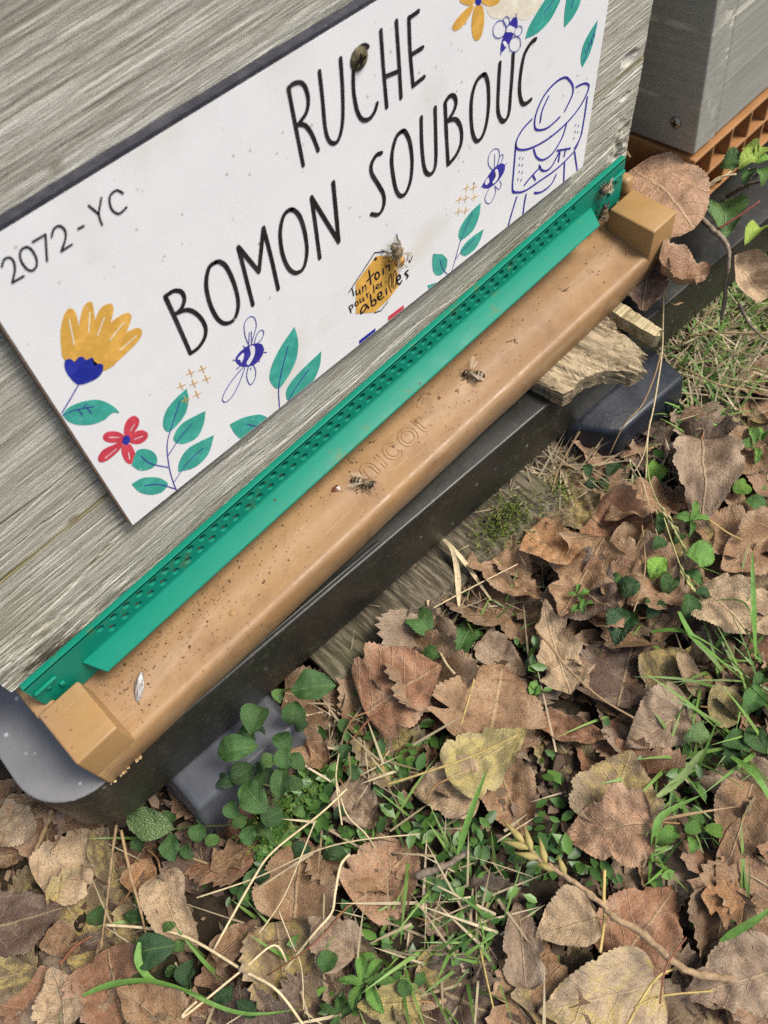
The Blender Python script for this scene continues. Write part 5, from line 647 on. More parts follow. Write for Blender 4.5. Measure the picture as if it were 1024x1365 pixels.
# ------------------------------------------------------------------ leaves
SH_ = {'poplar': [(0, .10), (.03, .50), (.10, .83), (.20, .97), (.32, 1), (.46, .92), (.60, .76), (.74, .54), (.86, .30), (.94, .13), (1, .0)],
       'oval': [(0, .05), (.08, .45), (.2, .80), (.35, .98), (.5, 1), (.65, .9), (.8, .65), (.92, .33), (1, 0)],
       'round': [(0, .10), (.05, .48), (.15, .80), (.3, .98), (.5, 1.0), (.7, .93), (.86, .70), (.95, .42), (1, 0)],
       'tooth': [(0, .05), (.08, .42), (.2, .76), (.36, .98), (.5, 1), (.66, .86), (.82, .56), (.93, .26), (1, 0)],
       'maple': [(0, .05), (.06, .55), (.14, .95), (.22, .60), (.30, .55), (.42, 1.0), (.50, .62), (.60, .36), (.74, .55), (.82, .30), (1, 0)]}
def leaf_geo(kind, L, W, fold=.1, curl=.2, roll=.1, crk=.6, seed=0, nu=34, nv=12, teeth=None):
    rs = np.random.RandomState(seed); u = np.linspace(0, 1, nu + 1); v = np.linspace(-1, 1, nv + 1)
    sp = SH_[kind]; hw = np.interp(u, [q[0] for q in sp], [q[1] for q in sp])
    k = np.array([.25, .5, .25]); hw2 = np.convolve(np.pad(hw, 1, mode='edge'), k, 'valid')
    if kind != 'maple': hw[1:-1] = hw2[1:-1]
    th = {'poplar': .055, 'oval': .015, 'round': .05, 'tooth': .085, 'maple': .05}[kind] if teeth is None else teeth
    U, Vv = np.meshgrid(u, v, indexing='ij')
    for _ in range(rs.randint(1, 5)):
        hw = hw * (1 - rs.uniform(.05, .34) * min(1, crk) * np.exp(-((u - rs.uniform(.1, .95)) / rs.uniform(.012, .05)) ** 2) * (1 if kind in ('poplar', 'maple') and nu > 30 or crk > .6 else 0))
    tz = np.where(np.arange(nu + 1) % 2 == 0, 1, -1) * th * (u > .04) * (u < .97)
    edge = np.clip((np.abs(Vv) - .75) / .25, 0, 1)
    asym = 1 + .10 * rs.randn()
    H = hw[:, None] * (1 + tz[:, None] * edge) * (1 + .07 * fbm(U * 5 + seed, Vv * 0 + np.sign(Vv) * 7, seed, 3) * 2 * (1 + .7 * crk))
    y = Vv * H * W / 2 * np.where(Vv > 0, asym, 2 - asym)
    sweep = {'poplar': -.02, 'maple': .10, 'round': -.04}.get(kind, .04)
    x = (U - .5) * L + sweep * L * np.abs(Vv) * hw[:, None] * (1 - U)
    x = x + edge * .012 * L * tz[:, None] / max(th, 1e-6) * .6
    z = fold * np.abs(y) * (.6 + .8 * vn(U * 3, np.sign(Vv) * 3 + 5, seed + 3))
    s = L
    z += crk * L * (.24 * fbm(x / s * 3 + seed * 3.1, y / s * 3, seed, 3) + .05 * fbm(x / s * 11, y / s * 11 + seed, seed + 5, 3) + .13 * (np.abs(fbm(x / s * 5 + 9 + seed, y / s * 5, seed + 8, 2)) * 3 - .4))
    z += crk * L * .006 * np.cos(2 * pi * (U * 7 - np.abs(Vv) * 2.1)) * (1 - np.abs(Vv) * .3)
    z -= .012 * L * np.exp(-(Vv / .07) ** 2) * .4
    z += crk * .075 * L * edge * np.sin(U * rs.uniform(9, 16) + rs.uniform(0, 6)) * (hw[:, None] > .2)
    # roll across the width
    if abs(roll) > .01:
        a = roll * 1.7 * np.abs(y) / (W / 2); R_ = np.abs(y) / np.maximum(a, 1e-6); sg_ = np.sign(y)
        y2 = sg_ * R_ * np.sin(a); z = z * np.cos(a) + R_ * (1 - np.cos(a)); y = np.where(a > 1e-4, y2, y)
    # bend along the length
    if abs(curl) > .01:
        a = curl * 1.9 * x / (L / 2) * (1 + .5 * (x > 0)); R_ = x / np.where(np.abs(a) < 1e-6, 1e-6, a)
        x2 = R_ * np.sin(a); z2 = R_ * (1 - np.cos(a)); z = z2 + z * np.cos(a); x = np.where(np.abs(a) > 1e-4, x2 - 0 * z, x)
    # twist
    tw = rs.uniform(-.35, .35) * crk * x / L; y, z = y * np.cos(tw) - z * np.sin(tw), y * np.sin(tw) + z * np.cos(tw)
    V = np.stack([x, y, z], -1).reshape(-1, 3); I = np.arange((nu + 1) * (nv + 1)).reshape(nu + 1, nv + 1)
    F = np.stack([I[:-1, :-1], I[1:, :-1], I[1:, 1:], I[:-1, 1:]], -1).reshape(-1, 4)
    uv = np.stack([U, Vv * .5 * np.clip(hw[:, None] + .15, 0, 1) + .5], -1).reshape(-1, 2)
    return V, F, uv
COL = {'brown': (.335, .195, .098), 'tan': (.56, .40, .235), 'red': (.36, .175, .09), 'grey': (.35, .25, .165), 'dark': (.11, .068, .05), 'yellow': (.42, .36, .15), 'orange': (.50, .26, .11), 'olive': (.22, .17, .085),
       'yellowbrown': (.31, .23, .13), 'yellowtan': (.52, .39, .25), 'redtan': (.46, .27, .155)}
LM = {'yellow': 'deadyellow', 'yellowbrown': 'deadyellow', 'yellowtan': 'deadyellow', 'dark': 'deadwet', 'olive': 'deadyellow'}
GX0, GY0, GS = -.30, -.48, .003; HM = gh(*np.meshgrid(np.arange(GX0, .95, GS), np.arange(GY0, .40, GS)))
def hm_at(x, y):
    i = np.clip(((y - GY0) / GS).astype(int), 0, HM.shape[0] - 1); j = np.clip(((x - GX0) / GS).astype(int), 0, HM.shape[1] - 1); return HM[i, j]
def settle(V, x, y, yaw, conform=.55, q=78, cap=.010):
    c, s = math.cos(yaw), math.sin(yaw); X = x + V[:, 0] * c - V[:, 1] * s; Y = y + V[:, 0] * s + V[:, 1] * c
    h = hm_at(X, Y); A = np.stack([V[:, 0], V[:, 1], np.ones(len(V))], 1); pl, *_ = np.linalg.lstsq(A, h, rcond=None)
    ex = np.clip(pl[:2], -.45, .45); zz = V[:, 2] + conform * (V[:, 0] * ex[0] + V[:, 1] * ex[1])
    off = np.percentile(h - zz, q) + .0006; W_ = zz + off
    i = np.clip(((Y - GY0) / GS).astype(int), 0, HM.shape[0] - 1); j = np.clip(((X - GX0) / GS).astype(int), 0, HM.shape[1] - 1)
    np.maximum.at(HM, (i, j), np.minimum(W_, h + cap))
    if cap < .5: MASK[i, j] = True
    return zz, off
# filler leaves
protos = []
for i in range(26):
    kind = ['poplar', 'poplar', 'poplar', 'maple', 'poplar', 'oval'][i % 6]
    L_ = rng.uniform(.046, .066); W_ = L_ * rng.uniform(.72, .98) * (.55 if kind == 'oval' else 1)
    V, F, uv = leaf_geo(kind, L_, W_, rng.uniform(.05, .6), rng.uniform(-.4, .5), rng.uniform(0, .7), rng.uniform(.7, 1.5), 100 + i, 26, 10)
    protos.append((V, F, uv, [mk('fallen_leaf', V, F, M[k], None, True, uv, obj=False) for k in ('dead', 'deadyellow', 'deadwet')]))
def vis(x, y):
    d = np.array([x, y, -.14]) - np.array(CC); q = np.array(RC) @ d; px = 512 + 1110.08 * q[0] / q[2]; py = 682.5 + 1110.08 * q[1] / q[2]; return q[2] > .1 and -60 < px < 1084 and -60 < py < 1425
def under(x, y): return -.02 < x < .80 and y > -.041 - .041 * x + .004
SPARSE = [(.20, -.135, .045), (.085, -.175, .05), (.05, -.10, .05), (.135, -.20, .04), (.235, -.235, .035), (.46, -.10, .06), (.42, -.19, .035), (.40, -.215, .035)]
names = ['brown', 'brown', 'grey', 'tan', 'red', 'dark', 'brown', 'redtan', 'yellowbrown', 'grey', 'olive']
nfill = 0
ADJ = {'brown': 'brown', 'grey': 'greyish', 'tan': 'pale tan', 'red': 'rusty', 'dark': 'dark wet', 'redtan': 'russet', 'yellowbrown': 'yellow stained', 'olive': 'olive stained'}
MASK = np.zeros(HM.shape, bool)
for k in range(3000):
    x, y = rng.uniform(-.16, .66), rng.uniform(-.35, .02)
    if not vis(x, y) or under(x, y) or nfill >= 215: continue
    if x > .43 and y > -.115 and rng.random() < .93: continue
    if any(math.hypot(x - a, y - b_) < r for a, b_, r in SPARSE) and rng.random() < .75: continue
    V, F, uv, ms = protos[rng.integers(len(protos))]; yaw = rng.uniform(0, 2 * pi)
    if any(math.hypot(x - h_[0] * 1e-4, y - h_[1] * 1e-4) < .020 for h_ in HERO) and rng.random() < .72: continue
    zz, off = settle(V, x, y, yaw, 0, 60, 1.0); cn = names[rng.integers(len(names))]
    mi_ = 1 if LM.get(cn) == 'deadyellow' else 2 if rng.random() < .3 else 0
    o = ob('fallen_leaf', ms[mi_]); o.location = (x, y, off); o.rotation_euler = (rng.uniform(-.2, .2), rng.uniform(-.2, .2), yaw)
    c = np.array(COL[cn]) * rng.uniform(.5, 1.05); o.color = (*c, 1)
    ad = ADJ[cn]; h_ = min(HERO, key=lambda q: math.hypot(x - q[0] * 1e-4, y - q[1] * 1e-4)); dx, dy = x - h_[0] * 1e-4, y - h_[1] * 1e-4
    ix, iy = dx * RC[0][0] + dy * RC[0][1], dx * RC[1][0] + dy * RC[1][1]
    dr = ('right of' if ix > 0 else 'left of') if abs(ix) > abs(iy) else ('below' if iy > 0 else 'above')
    wd_ = h_[12].split()[:8]
    while wd_[-1] in ('the', 'a', 'at', 'of', 'in', 'on', 'with', 'by', 'and', 'below', 'above', 'under', 'beside', 'near', 'to', 'from', 'behind', 'across', 'its', 'small', 'clear', 'large', 'fine', 'stand', 'left', 'right', 'bottom', 'pale', 'long', 'bent', 'torn', 'old', 'second', 'shiny', 'dark', 'green', 'stands', 'close', 'raised', 'saw', 'yellow', 'red', 'square') and len(wd_) > 3: wd_.pop()
    tag(o, ad + ' half buried leaf ' + dr + ' the ' + ' '.join(wd_), 'leaf', 'fallen leaves half buried in the litter'); nfill += 1
for i, (x, y, L_, W_, yaw, kind, cn, fold, curl, roll, crk, stalk, label) in enumerate(HERO):
    x, y, L_, W_ = x * 1e-4, y * 1e-4, L_ * 1e-4 * 1.04, W_ * 1e-4 * 1.06
    V, F, uv = leaf_geo(kind, L_, W_, fold, curl, roll, crk * 1.05, 400 + i, 44, 16)
    zz, off = settle(V, x, y, math.radians(yaw), .75, 90, .03); V2 = V.copy(); V2[:, 2] = zz
    o = mk('fallen_leaf', V2, F, M[LM.get(cn, 'dead')], None, True, uv); o.location = (x, y, off); o.rotation_euler = (0, 0, math.radians(yaw)); o.color = (*COL[cn], 1)
    sm = o.modifiers.new('sub', 'SUBSURF'); sm.levels = 1; sm.render_levels = 1
    tag(o, label, 'leaf')
    if rng.random() < .55 or stalk:
        b0 = V2[8]; s = .3 * L_
        p = spline([b0 + np.array([.001, 0, 0]), b0 + np.array([-s * .5, s * .08, -.001]), b0 + np.array([-s, s * rng.uniform(-.25, .25), -.003])], 4)
        tv, tf = tube(p, .0006, 5, .8); q = mk('stalk', tv, tf, M['tone'], o); q.color = (.30, .17, .07, 1)
# special dead leaves up on the stand
def special(name, kind, L_, W_, fold, curl, roll, crk, seed, cn, loc, rot, label, mat='dead', stalk=None):
    V, F, uv = leaf_geo(kind, L_, W_, fold, curl, roll, crk, seed, 44, 16); o = mk(name, V, F, M[mat], None, True, uv); o.location = loc; o.rotation_euler = rot; o.color = (*COL[cn], 1)
    sm = o.modifiers.new('sub', 'SUBSURF'); sm.levels = 1; sm.render_levels = 1; tag(o, label, 'leaf')
    if stalk:
        tv, tf = tube(spline(stalk, 4), .0009, 6, .8); q = mk('stalk', tv, tf, M['tone'], o); q.color = (.42, .30, .13, 1)
    return o
special('fallen_leaf', 'round', .056, .056, .06, -.20, .10, .38, 901, 'redtan', (.4485, -.0235, -.010), (math.radians(6), math.radians(14), math.radians(-97)), 'large brown speckled leaf standing behind the right tan block', 'dead',
        [(-.032, 0, .001), (-.042, .002, .003), (-.056, .010, .010), (-.062, .014, .014)])
special('fallen_leaf', 'poplar', .044, .036, .5, .6, .7, 1.0, 902, 'redtan', (.4195, -.0585, -.034), (0, .3, math.radians(-50)), 'rolled brown leaf on the stand below the speckled leaf')
special('fallen_leaf', 'poplar', .040, .030, .4, .3, .5, .8, 903, 'dark', (.4020, -.0480, -.040), (0, .1, math.radians(-150)), 'dark dead leaf tucked under the right end of the landing board')
special('fallen_leaf', 'oval', .040, .036, .8, .35, .85, .7, 904, 'tan', (.462, -.082, -.052), (.5, .7, math.radians(-75)), 'pale curled leaf hanging beside the lichen crusted twig')

# ------------------------------------------------------------------ green plants
TONE = {'dark': (.030, .075, .022), 'mid': (.065, .15, .034), 'light': (.11, .22, .045), 'bright': (.13, .27, .05), 'brighter': (.19, .36, .05), 'pale': (.17, .27, .095), 'speck': (.06, .13, .03), 'gloss': (.03, .085, .026), 'spotted': (.11, .21, .055), 'yellowgreen': (.27, .37, .06)}
gproto = {}
for kind in ('oval', 'round', 'tooth'):
    for s in range(3):
        V, F, uv = leaf_geo(kind, 1.0, 1.0, .14 + .08 * s, -.12 - .1 * s, .04, .35, 700 + s, 28 if kind == 'tooth' else 18, 8)
        for mm_ in ('leaf', 'leafspeck', 'leafgloss'): gproto[kind, s, mm_] = mk('leaf', V, F, M[mm_], None, True, uv, obj=False)
def ride(p, clear):
    # lift a point until it clears the litter below it
    p = np.array(p, float); h = float(hm_at(p[:1], p[1:2])[0]) + clear
    if p[2] < h: p = np.array(CC) + (p - np.array(CC)) * ((h - CC[2]) / (p[2] - CC[2]))
    return p
for (name, cat, label, base, leaves, stems) in PLANTS:
    e = empty(name, [q * 1e-4 for q in base]); tag(e, label, cat); bl_ = np.array(base) * 1e-4
    for i, (x, y, z, L_, W_, yaw, kind, tone) in enumerate(leaves):
        mm_ = {'speck': 'leafspeck', 'gloss': 'leafgloss'}.get(tone, 'leaf')
        o = ob('leaf', gproto[kind, int(rng.integers(3)), mm_], e); o.location = ride(np.array((x, y, z)) * 1e-4, .003) - bl_
        o.rotation_euler = (rng.uniform(-.3, .3), rng.uniform(-.15, .35), math.radians(yaw))
        if tone == 'spotted': o.rotation_euler = (-.05, .02, math.radians(yaw))
        q_ = rng.uniform(.8, 1.05); o.scale = (L_ * 1e-4 * q_, W_ * 1e-4 * q_ * .92, L_ * 1e-4 * 1.5)
        c = np.array(TONE[tone]) * rng.uniform(.6, 1.15) * (np.array([.85, .82, .95]) if name == 'bugle_plant' else 1); o.color = (*c, 1)
    for s in stems:
        P = [np.array(q) * 1e-4 - bl_ for q in s]; tv, tf = tube(spline(P, 4), .00085, 6, .7); o = mk('stem', tv, tf, M['tone'], e); o.color = (.12, .14, .045, 1) if name != 'bramble_cane' else (.24, .17, .09, 1)
# seed head in the bugle
sh = MB()
for k in range(70):
    d = Vector(rng.normal(size=3)).normalized(); p = Vector((0, 0, .0)) + d * rng.uniform(.001, .0045); a = d.orthogonal().normalized(); q = d.cross(a)
    sh.add([p - a * .0008, p + a * .0008, p + d * rng.uniform(.001, .0024) + q * .0007, p + d * .001 - q * .0007], [(0, 1, 2), (0, 3, 1)])
o = sh.obj('seed_head', M['litter'], None, False); o.location = (.0455, -.0865, -.0895); tag(o, 'small brown dried seed head among the bugle leaves', 'seed head')

# ------------------------------------------------------------------ straws, stalks, twigs, blades
LC = {'straw': ((.62, .50, .29), 'tone'), 'grass_straw': ((.42, .40, .16), 'tone'), 'leaf_stalk': ((.50, .37, .13), 'tone'), 'twig': ((.27, .21, .15), 'bark'), 'grass_sprig': ((.13, .27, .05), 'tone'), 'bramble_twig': ((.20, .06, .05), 'tone')}
for (k, cat, label, r, pts) in LINES:
    P = spline([ride(np.array(p) * 1e-4, .0015) if -.10 > p[2] * 1e-4 else np.array(p) * 1e-4 for p in pts], 6); r = r * 1e-3 * .78
    col, mt = LC[k]
    if 'red brown' in label or 'dark stalk' in label or 'rusty' in label: col = (.26, .10, .05)
    elif 'tan' in label or 'brown dry' in label: col = (.36, .24, .12)
    elif 'pale green' in label: col = (.26, .36, .12)
    elif k == 'twig' and 'dark' in label: col = (.09, .06, .045)
    if k == 'grass_sprig' or 'flat' in label or 'dry strip' in label:
        V = []; F = []; n_ = len(P); tw0 = rng.uniform(-.4, .4)
        for i, p in enumerate(P):
            t = P[min(i + 1, n_ - 1)] - P[max(i - 1, 0)]; t = t / np.linalg.norm(t); sd = np.cross(t, (0.25, -.2, 1)); sd /= np.linalg.norm(sd); up = np.cross(sd, t)
            s_ = r * 1.5 * (min(1, .35 + 3 * i / n_) * (1 - (i / (n_ - 1)) ** 3) + .05); a = tw0 + i * .05; sd2 = sd * math.cos(a) + up * math.sin(a)
            V += [p - sd2 * s_, p - up * s_ * .35, p + sd2 * s_]
        for i in range(n_ - 1): F += [(3 * i, 3 * i + 1, 3 * i + 4, 3 * i + 3), (3 * i + 1, 3 * i + 2, 3 * i + 5, 3 * i + 4)]
        o = mk(k, V, F, M[mt])
    elif k == 'twig':
        rr = [r * (1.0 - .35 * i / len(P) + .22 * math.sin(i * 2.4) * (i % 3 == 0)) for i in range(len(P))]; v, f = tube([p + rng.normal(size=3) * r * .12 for p in P], rr, 8); o = mk(k, v, f, M[mt])
    else:
        if k == 'grass_straw':
            m = MB(); m.tube(P, r * .5, 5)
            for i in range(len(P) // 2, len(P) - 1):
                p = Vector(P[i]); t = (Vector(P[i + 1]) - p).normalized(); a = Vector(rng.normal(size=3)).normalized()
                m.tube([p, p + t * .003 + a * .0013, p + t * .0075 + a * .0008], [.0003, .0009, .0001], 5)
            o = m.obj(k, M[mt])
        else: v, f = tube(P, r, 6, .8); o = mk(k, v, f, M[mt])
    c = np.array(col) * rng.uniform(.85, 1.1); o.color = (*c, 1); tag(o, label, cat)
# budded twig
TP = [[1227, -1938, -1120], [1219, -2051, -1100], [1249, -2205, -1080], [1267, -2374, -1080], [1262, -2458, -1080], [1294, -2574, -1080], [1302, -2696, -1080], [1304, -2800, -1080], [1360, -2910, -1100], [1439, -3016, -1120]]
P = spline([ride(np.array(p) * 1e-4, .002) for p in TP], 6); n_ = len(P)
t_ = empty('budded_twig', P[0]); tag(t_, 'brown twig with pointed green buds lying across the leaves', 'twig')
v, f = tube([np.array(p) - P[0] + rng.normal(size=3) * .00022 for p in P], [(.0009 + .0008 * min(1, i / n_ * 1.8) + .0007 * (i % 8 == 0)) * rng.uniform(.86, 1.14) for i in range(n_)], 8); o = mk('stem', v, f, M['bark'], t_); o.color = (.40, .27, .15, 1)
d0 = Vector(P[0] - P[6]).normalized()
for i, (k, az_, ln) in enumerate(((0, 0, .016), (2, 55, .014), (3, -50, .013), (5, 60, .012), (7, -55, .013), (9, 50, .010), (11, -45, .010))):
    p = Vector(P[k] - P[0]); d = Matrix.Rotation(math.radians(az_ * .6), 3, 'Z') @ d0; d = (d + Vector((0, 0, .15))).normalized()
    v, f = tube([p, p + d * ln * .3, p + d * ln * .6, p + d * ln], [.0009, .0021, .0014, .0001], 8); o = mk('bud', v, f, M['tone'], t_); o.color = (.36, .29, .10, 1)

# ------------------------------------------------------------------ grass and litter (nobody could count them)
def blade(m, x, y, z, ln, wd, az, lean, bend, n=5):
    P = []; V = []; d = np.array([math.cos(az), math.sin(az), 0]); p = np.array([x, y, z]); a = lean
    side = np.array([-math.sin(az), math.cos(az), 0])
    for i in range(n + 1):
        w_ = wd * (1 - (i / n) ** 2) + .0001; V += [p - side * w_ / 2, p + side * w_ / 2]
        p = p + (d * math.sin(a) + np.array([0, 0, 1]) * math.cos(a)) * ln / n; a += bend / n
    m.add(V, [(2 * i, 2 * i + 1, 2 * i + 3, 2 * i + 2) for i in range(n)])
mg, md = MB(), MB()
def masked(x, y): return bool(MASK[min(max(int((y - GY0) / GS), 0), MASK.shape[0] - 1), min(max(int((x - GX0) / GS), 0), MASK.shape[1] - 1)])
for (k, tx, ty, rad, cnt, ln) in TUFTS:
    tx, ty, rad = tx * 1e-4, ty * 1e-4, rad * 1e-4
    for i in range(cnt):
        x, y = tx + rng.normal() * rad * .55, ty + rng.normal() * rad * .55
        if under(x, y): y = min(y, -.045 - .041 * x)
        if masked(x, y) and rng.random() < .9: continue
        z = float(gh(x, y)) - .002 + rng.uniform(0, .006)
        if k == 'green': blade(mg, x, y, z, ln * 1e-3 * rng.uniform(.5, 1.15), rng.uniform(.0010, .0026), rng.uniform(0, 2 * pi), rng.uniform(.3, 1.1), rng.uniform(.3, 1.3))
        else: blade(md, x, y, z + rng.uniform(0, .012), ln * 1e-3 * rng.uniform(.4, 1.2), rng.uniform(.0006, .0016), rng.uniform(0, 2 * pi), rng.uniform(.9, 1.6), rng.uniform(-.4, .5))
# sparse blades everywhere else, and a meadow beyond the frame
for i in range(500):
    x, y = rng.uniform(-.2, .75), rng.uniform(-.40, .02)
    if under(x, y) or masked(x, y): continue
    (blade(mg, x, y, float(gh(x, y)), rng.uniform(.02, .05), .0016, rng.uniform(0, 6.3), rng.uniform(.2, 1), .8) if rng.random() < .4 else blade(md, x, y, float(gh(x, y)) + .008, rng.uniform(.02, .06), .0010, rng.uniform(0, 6.3), 1.45, .1))
for i in range(2600):
    x, y = rng.uniform(-.7, 1.3), rng.uniform(-1.0, .9)
    if vis(x, y) or under(x, y) or (x > -.05 and x < .9 and y > -.05 and y < .5): continue
    blade(mg if rng.random() < .6 else md, x, y, float(gh(x, y)), rng.uniform(.03, .08), .0022, rng.uniform(0, 6.3), rng.uniform(.2, 1.2), .8)
tag(mg.obj('grass', M['grass']), 'green grass growing through the leaf litter', 'grass', kind='stuff')
tag(md.obj('dry_grass', M['dry']), 'matted dry straw and dead grass on the ground', 'grass', kind='stuff')
def flake(m, x, y, z, s, kx=1.0):
    a = rng.uniform(0, 6.3); n_ = rng.integers(4, 7); t = Euler((rng.normal() * .35, rng.normal() * .35, a)).to_matrix()
    m.add([Vector((x, y, z)) + t @ Vector((s * kx * math.cos(2 * pi * i / n_) * rng.uniform(.6, 1.2), s * math.sin(2 * pi * i / n_) * rng.uniform(.6, 1.2), rng.normal() * s * .12)) for i in range(n_)], [tuple(range(n_))])
ml = MB()
for i in range(8500):
    x, y = rng.uniform(-.2, .75), rng.uniform(-.42, .05)
    if under(x, y - .02): continue
    flake(ml, x, y, float(gh(x, y)) + rng.uniform(0, .006), rng.uniform(.0010, .0036), rng.uniform(1, 2.6))
for i in range(5200):
    x, y = rng.uniform(-.7, 1.3), rng.uniform(-1.0, .9)
    if vis(x, y) or (x > -.05 and x < .9 and y > -.05 and y < .5): continue
    flake(ml, x, y, float(gh(x, y)) + rng.uniform(0, .012), rng.uniform(.004, .013), 1.8)
tag(ml.obj('leaf_litter', M['litter'], None, False), 'crumbled leaf fragments covering the soil', 'leaf litter', kind='stuff')
mh = MB()
HERB = [(.030, -.090, .012, 60), (.055, -.088, .012, 70), (.018, -.098, .012, 50), (.075, -.090, .014, 70), (.43, -.20, .03, 60), (.30, -.20, .02, 30), (.06, -.105, .035, 170), (.10, -.135, .035, 130), (.085, -.180, .04, 150), (.03, -.16, .03, 60), (.13, -.19, .03, 90), (.20, -.14, .03, 80), (.44, -.17, .04, 90), (.47, -.20, .03, 60), (.40, -.21, .025, 60), (.15, -.225, .03, 80), (.22, -.235, .03, 60), (.34, -.11, .03, 50), (.50, -.09, .05, 60), (.12, -.095, .03, 90)]
for cx, cy, r, cnt in HERB:
    for i in range(cnt):
        x, y = cx + rng.normal() * r * .6, cy + rng.normal() * r * .6
        if under(x, y) or masked(x, y): continue
        a = rng.uniform(0, 6.3); s = rng.uniform(.0022, .0062); z = float(gh(x, y)) + rng.uniform(.003, .016); t = Euler((rng.normal() * .4, rng.normal() * .4, a)).to_matrix()
        pts = [(-1, 0, 0), (-.5, .42, .1), (.2, .5, .12), (1, 0, -.12), (.2, -.5, .12), (-.5, -.42, .1), (0, 0, -.04)]
        mh.add([Vector((x, y, z)) + t @ Vector(p) * s for p in pts], [(6, (k + 1) % 6, k) for k in range(6)])
tag(mh.obj('ground_cover', M['herb']), 'small dark green ground cover leaves', 'ground cover', kind='stuff')
mm2 = MB()
for cx, cy, r, cnt, z0 in ((.050, -.088, .012, 260, -.128), (.030, -.083, .008, 120, -.128), (.262, -.0615, .011, 700, -.117), (.300, -.075, .008, 120, -.117)):
    for i in range(cnt):
        x, y = cx + rng.normal() * r, cy + rng.normal() * r * .6; p = Vector((x, y, z0 + rng.uniform(-.004, .003))); d = Vector((rng.normal(), rng.normal(), 1.4)).normalized(); q = d.orthogonal().normalized() * .0006
        mm2.add([p - q, p + q, p + d * rng.uniform(.002, .005)], [(0, 1, 2)])
tag(mm2.obj('moss', M['moss'], None, False), 'yellow green moss on plank and soil', 'moss', kind='stuff')
# crumbs on the landing board and strip
mc = MB()
for i in range(560):
    x = rng.uniform(.026, .404); y = -.012 - abs(rng.normal()) * .011 if rng.random() < .7 else rng.uniform(-.04, -.012)
    if rng.random() < .55: x = .026 + abs(rng.normal()) * .06
    if y < -.041 or x > .404: continue
    s = abs(rng.normal()) * .00022 + .00012; flake(mc, x, y, zb(y) + .00025 + s * .3, s, rng.uniform(1, 2))
for x, y in ((.355, -.0225), (.357, -.0235), (.306, -.0235), (.309, -.025), (.262, -.024), (.2, -.0125), (.206, -.0135), (.1915, -.0125)):
    for k in range(5): flake(mc, x + rng.normal() * .001, y + rng.normal() * .0007, zb(y) + .0006, rng.uniform(.0003, .0007))
mw = MB()
for k in range(13):
    x = abs(rng.normal()) * .012; flake(mw, x, -.0438, -.0372 + abs(rng.normal()) * .0006, rng.uniform(.0004, .0011))
tag(mw.obj('wax_flakes', M['waxbit'], None, False), 'pale wax flakes along the bottom edge of the left tan block', 'wax flakes', kind='stuff')
tag(mc.obj('board_crumbs', M['crumb'], None, False), 'brown wax crumbs and specks on the tan landing board', 'crumbs', kind='stuff')

# ------------------------------------------------------------------ bees and small bits
b = B('bee_body'); ox, oy, oz = b.sep(b.tc.outputs['Object'])
n = b.noise(b.vec(900), 3, .7); pos = b.ma('FRACT', b.ma('MULTIPLY', b.ma('ADD', ox, .0), 520.0))
band = b.ramp(pos, (.0, (.30, .22, .12)), (.34, (.34, .25, .14)), (.42, (.018, .013, .010)), (.95, (.03, .02, .013)))
thx = b.ramp(n, (.3, (.07, .05, .025)), (.7, (.22, .15, .075)))
isab = b.ramp(b.ma('MULTIPLY', b.ma('ADD', ox, .0105), 100), (.92, 1), (.97, 0)); ishead = b.ramp(b.ma('MULTIPLY', ox, 100), (.38, 0), (.40, 1))
low = b.ramp(b.ma('MULTIPLY', oz, 500), (.38, 1), (.5, 0))
col = b.mix(thx, band, isab); col = b.mix(col, (.018, .012, .010), ishead)
M['bee'] = b.out(col, .45, b.bump(n, .0003, .8), .5)
b = B('amber_bee_body'); ox, oy, oz = b.sep(b.tc.outputs['Object']); n = b.noise(b.vec(900), 3, .7); pos = b.ma('FRACT', b.ma('MULTIPLY', ox, 420.0))
band = b.ramp(pos, (.0, (.55, .33, .10)), (.6, (.48, .27, .07)), (.78, (.16, .085, .03)), (.95, (.3, .16, .05)))
isab = b.ramp(b.ma('MULTIPLY', b.ma('ADD', ox, .0105), 100), (.92, 1), (.97, 0)); ishead = b.ramp(b.ma('MULTIPLY', ox, 100), (.38, 0), (.40, 1))
col = b.mix(b.ramp(n, (.3, (.07, .055, .03)), (.7, (.22, .17, .09))), band, isab); col = b.mix(col, b.ramp(n, (.35, (.03, .02, .012)), (.6, (.14, .10, .05))), ishead); M['beeamber'] = b.out(col, .45, b.bump(n, .0003, .8), .5)
b = B('bee_wing'); M['wing'] = b.out((.55, .45, .33), .25, spec=.6, Alpha=.42)
b = B('bee_hair'); M['hair'] = b.out((.36, .25, .12), .8)
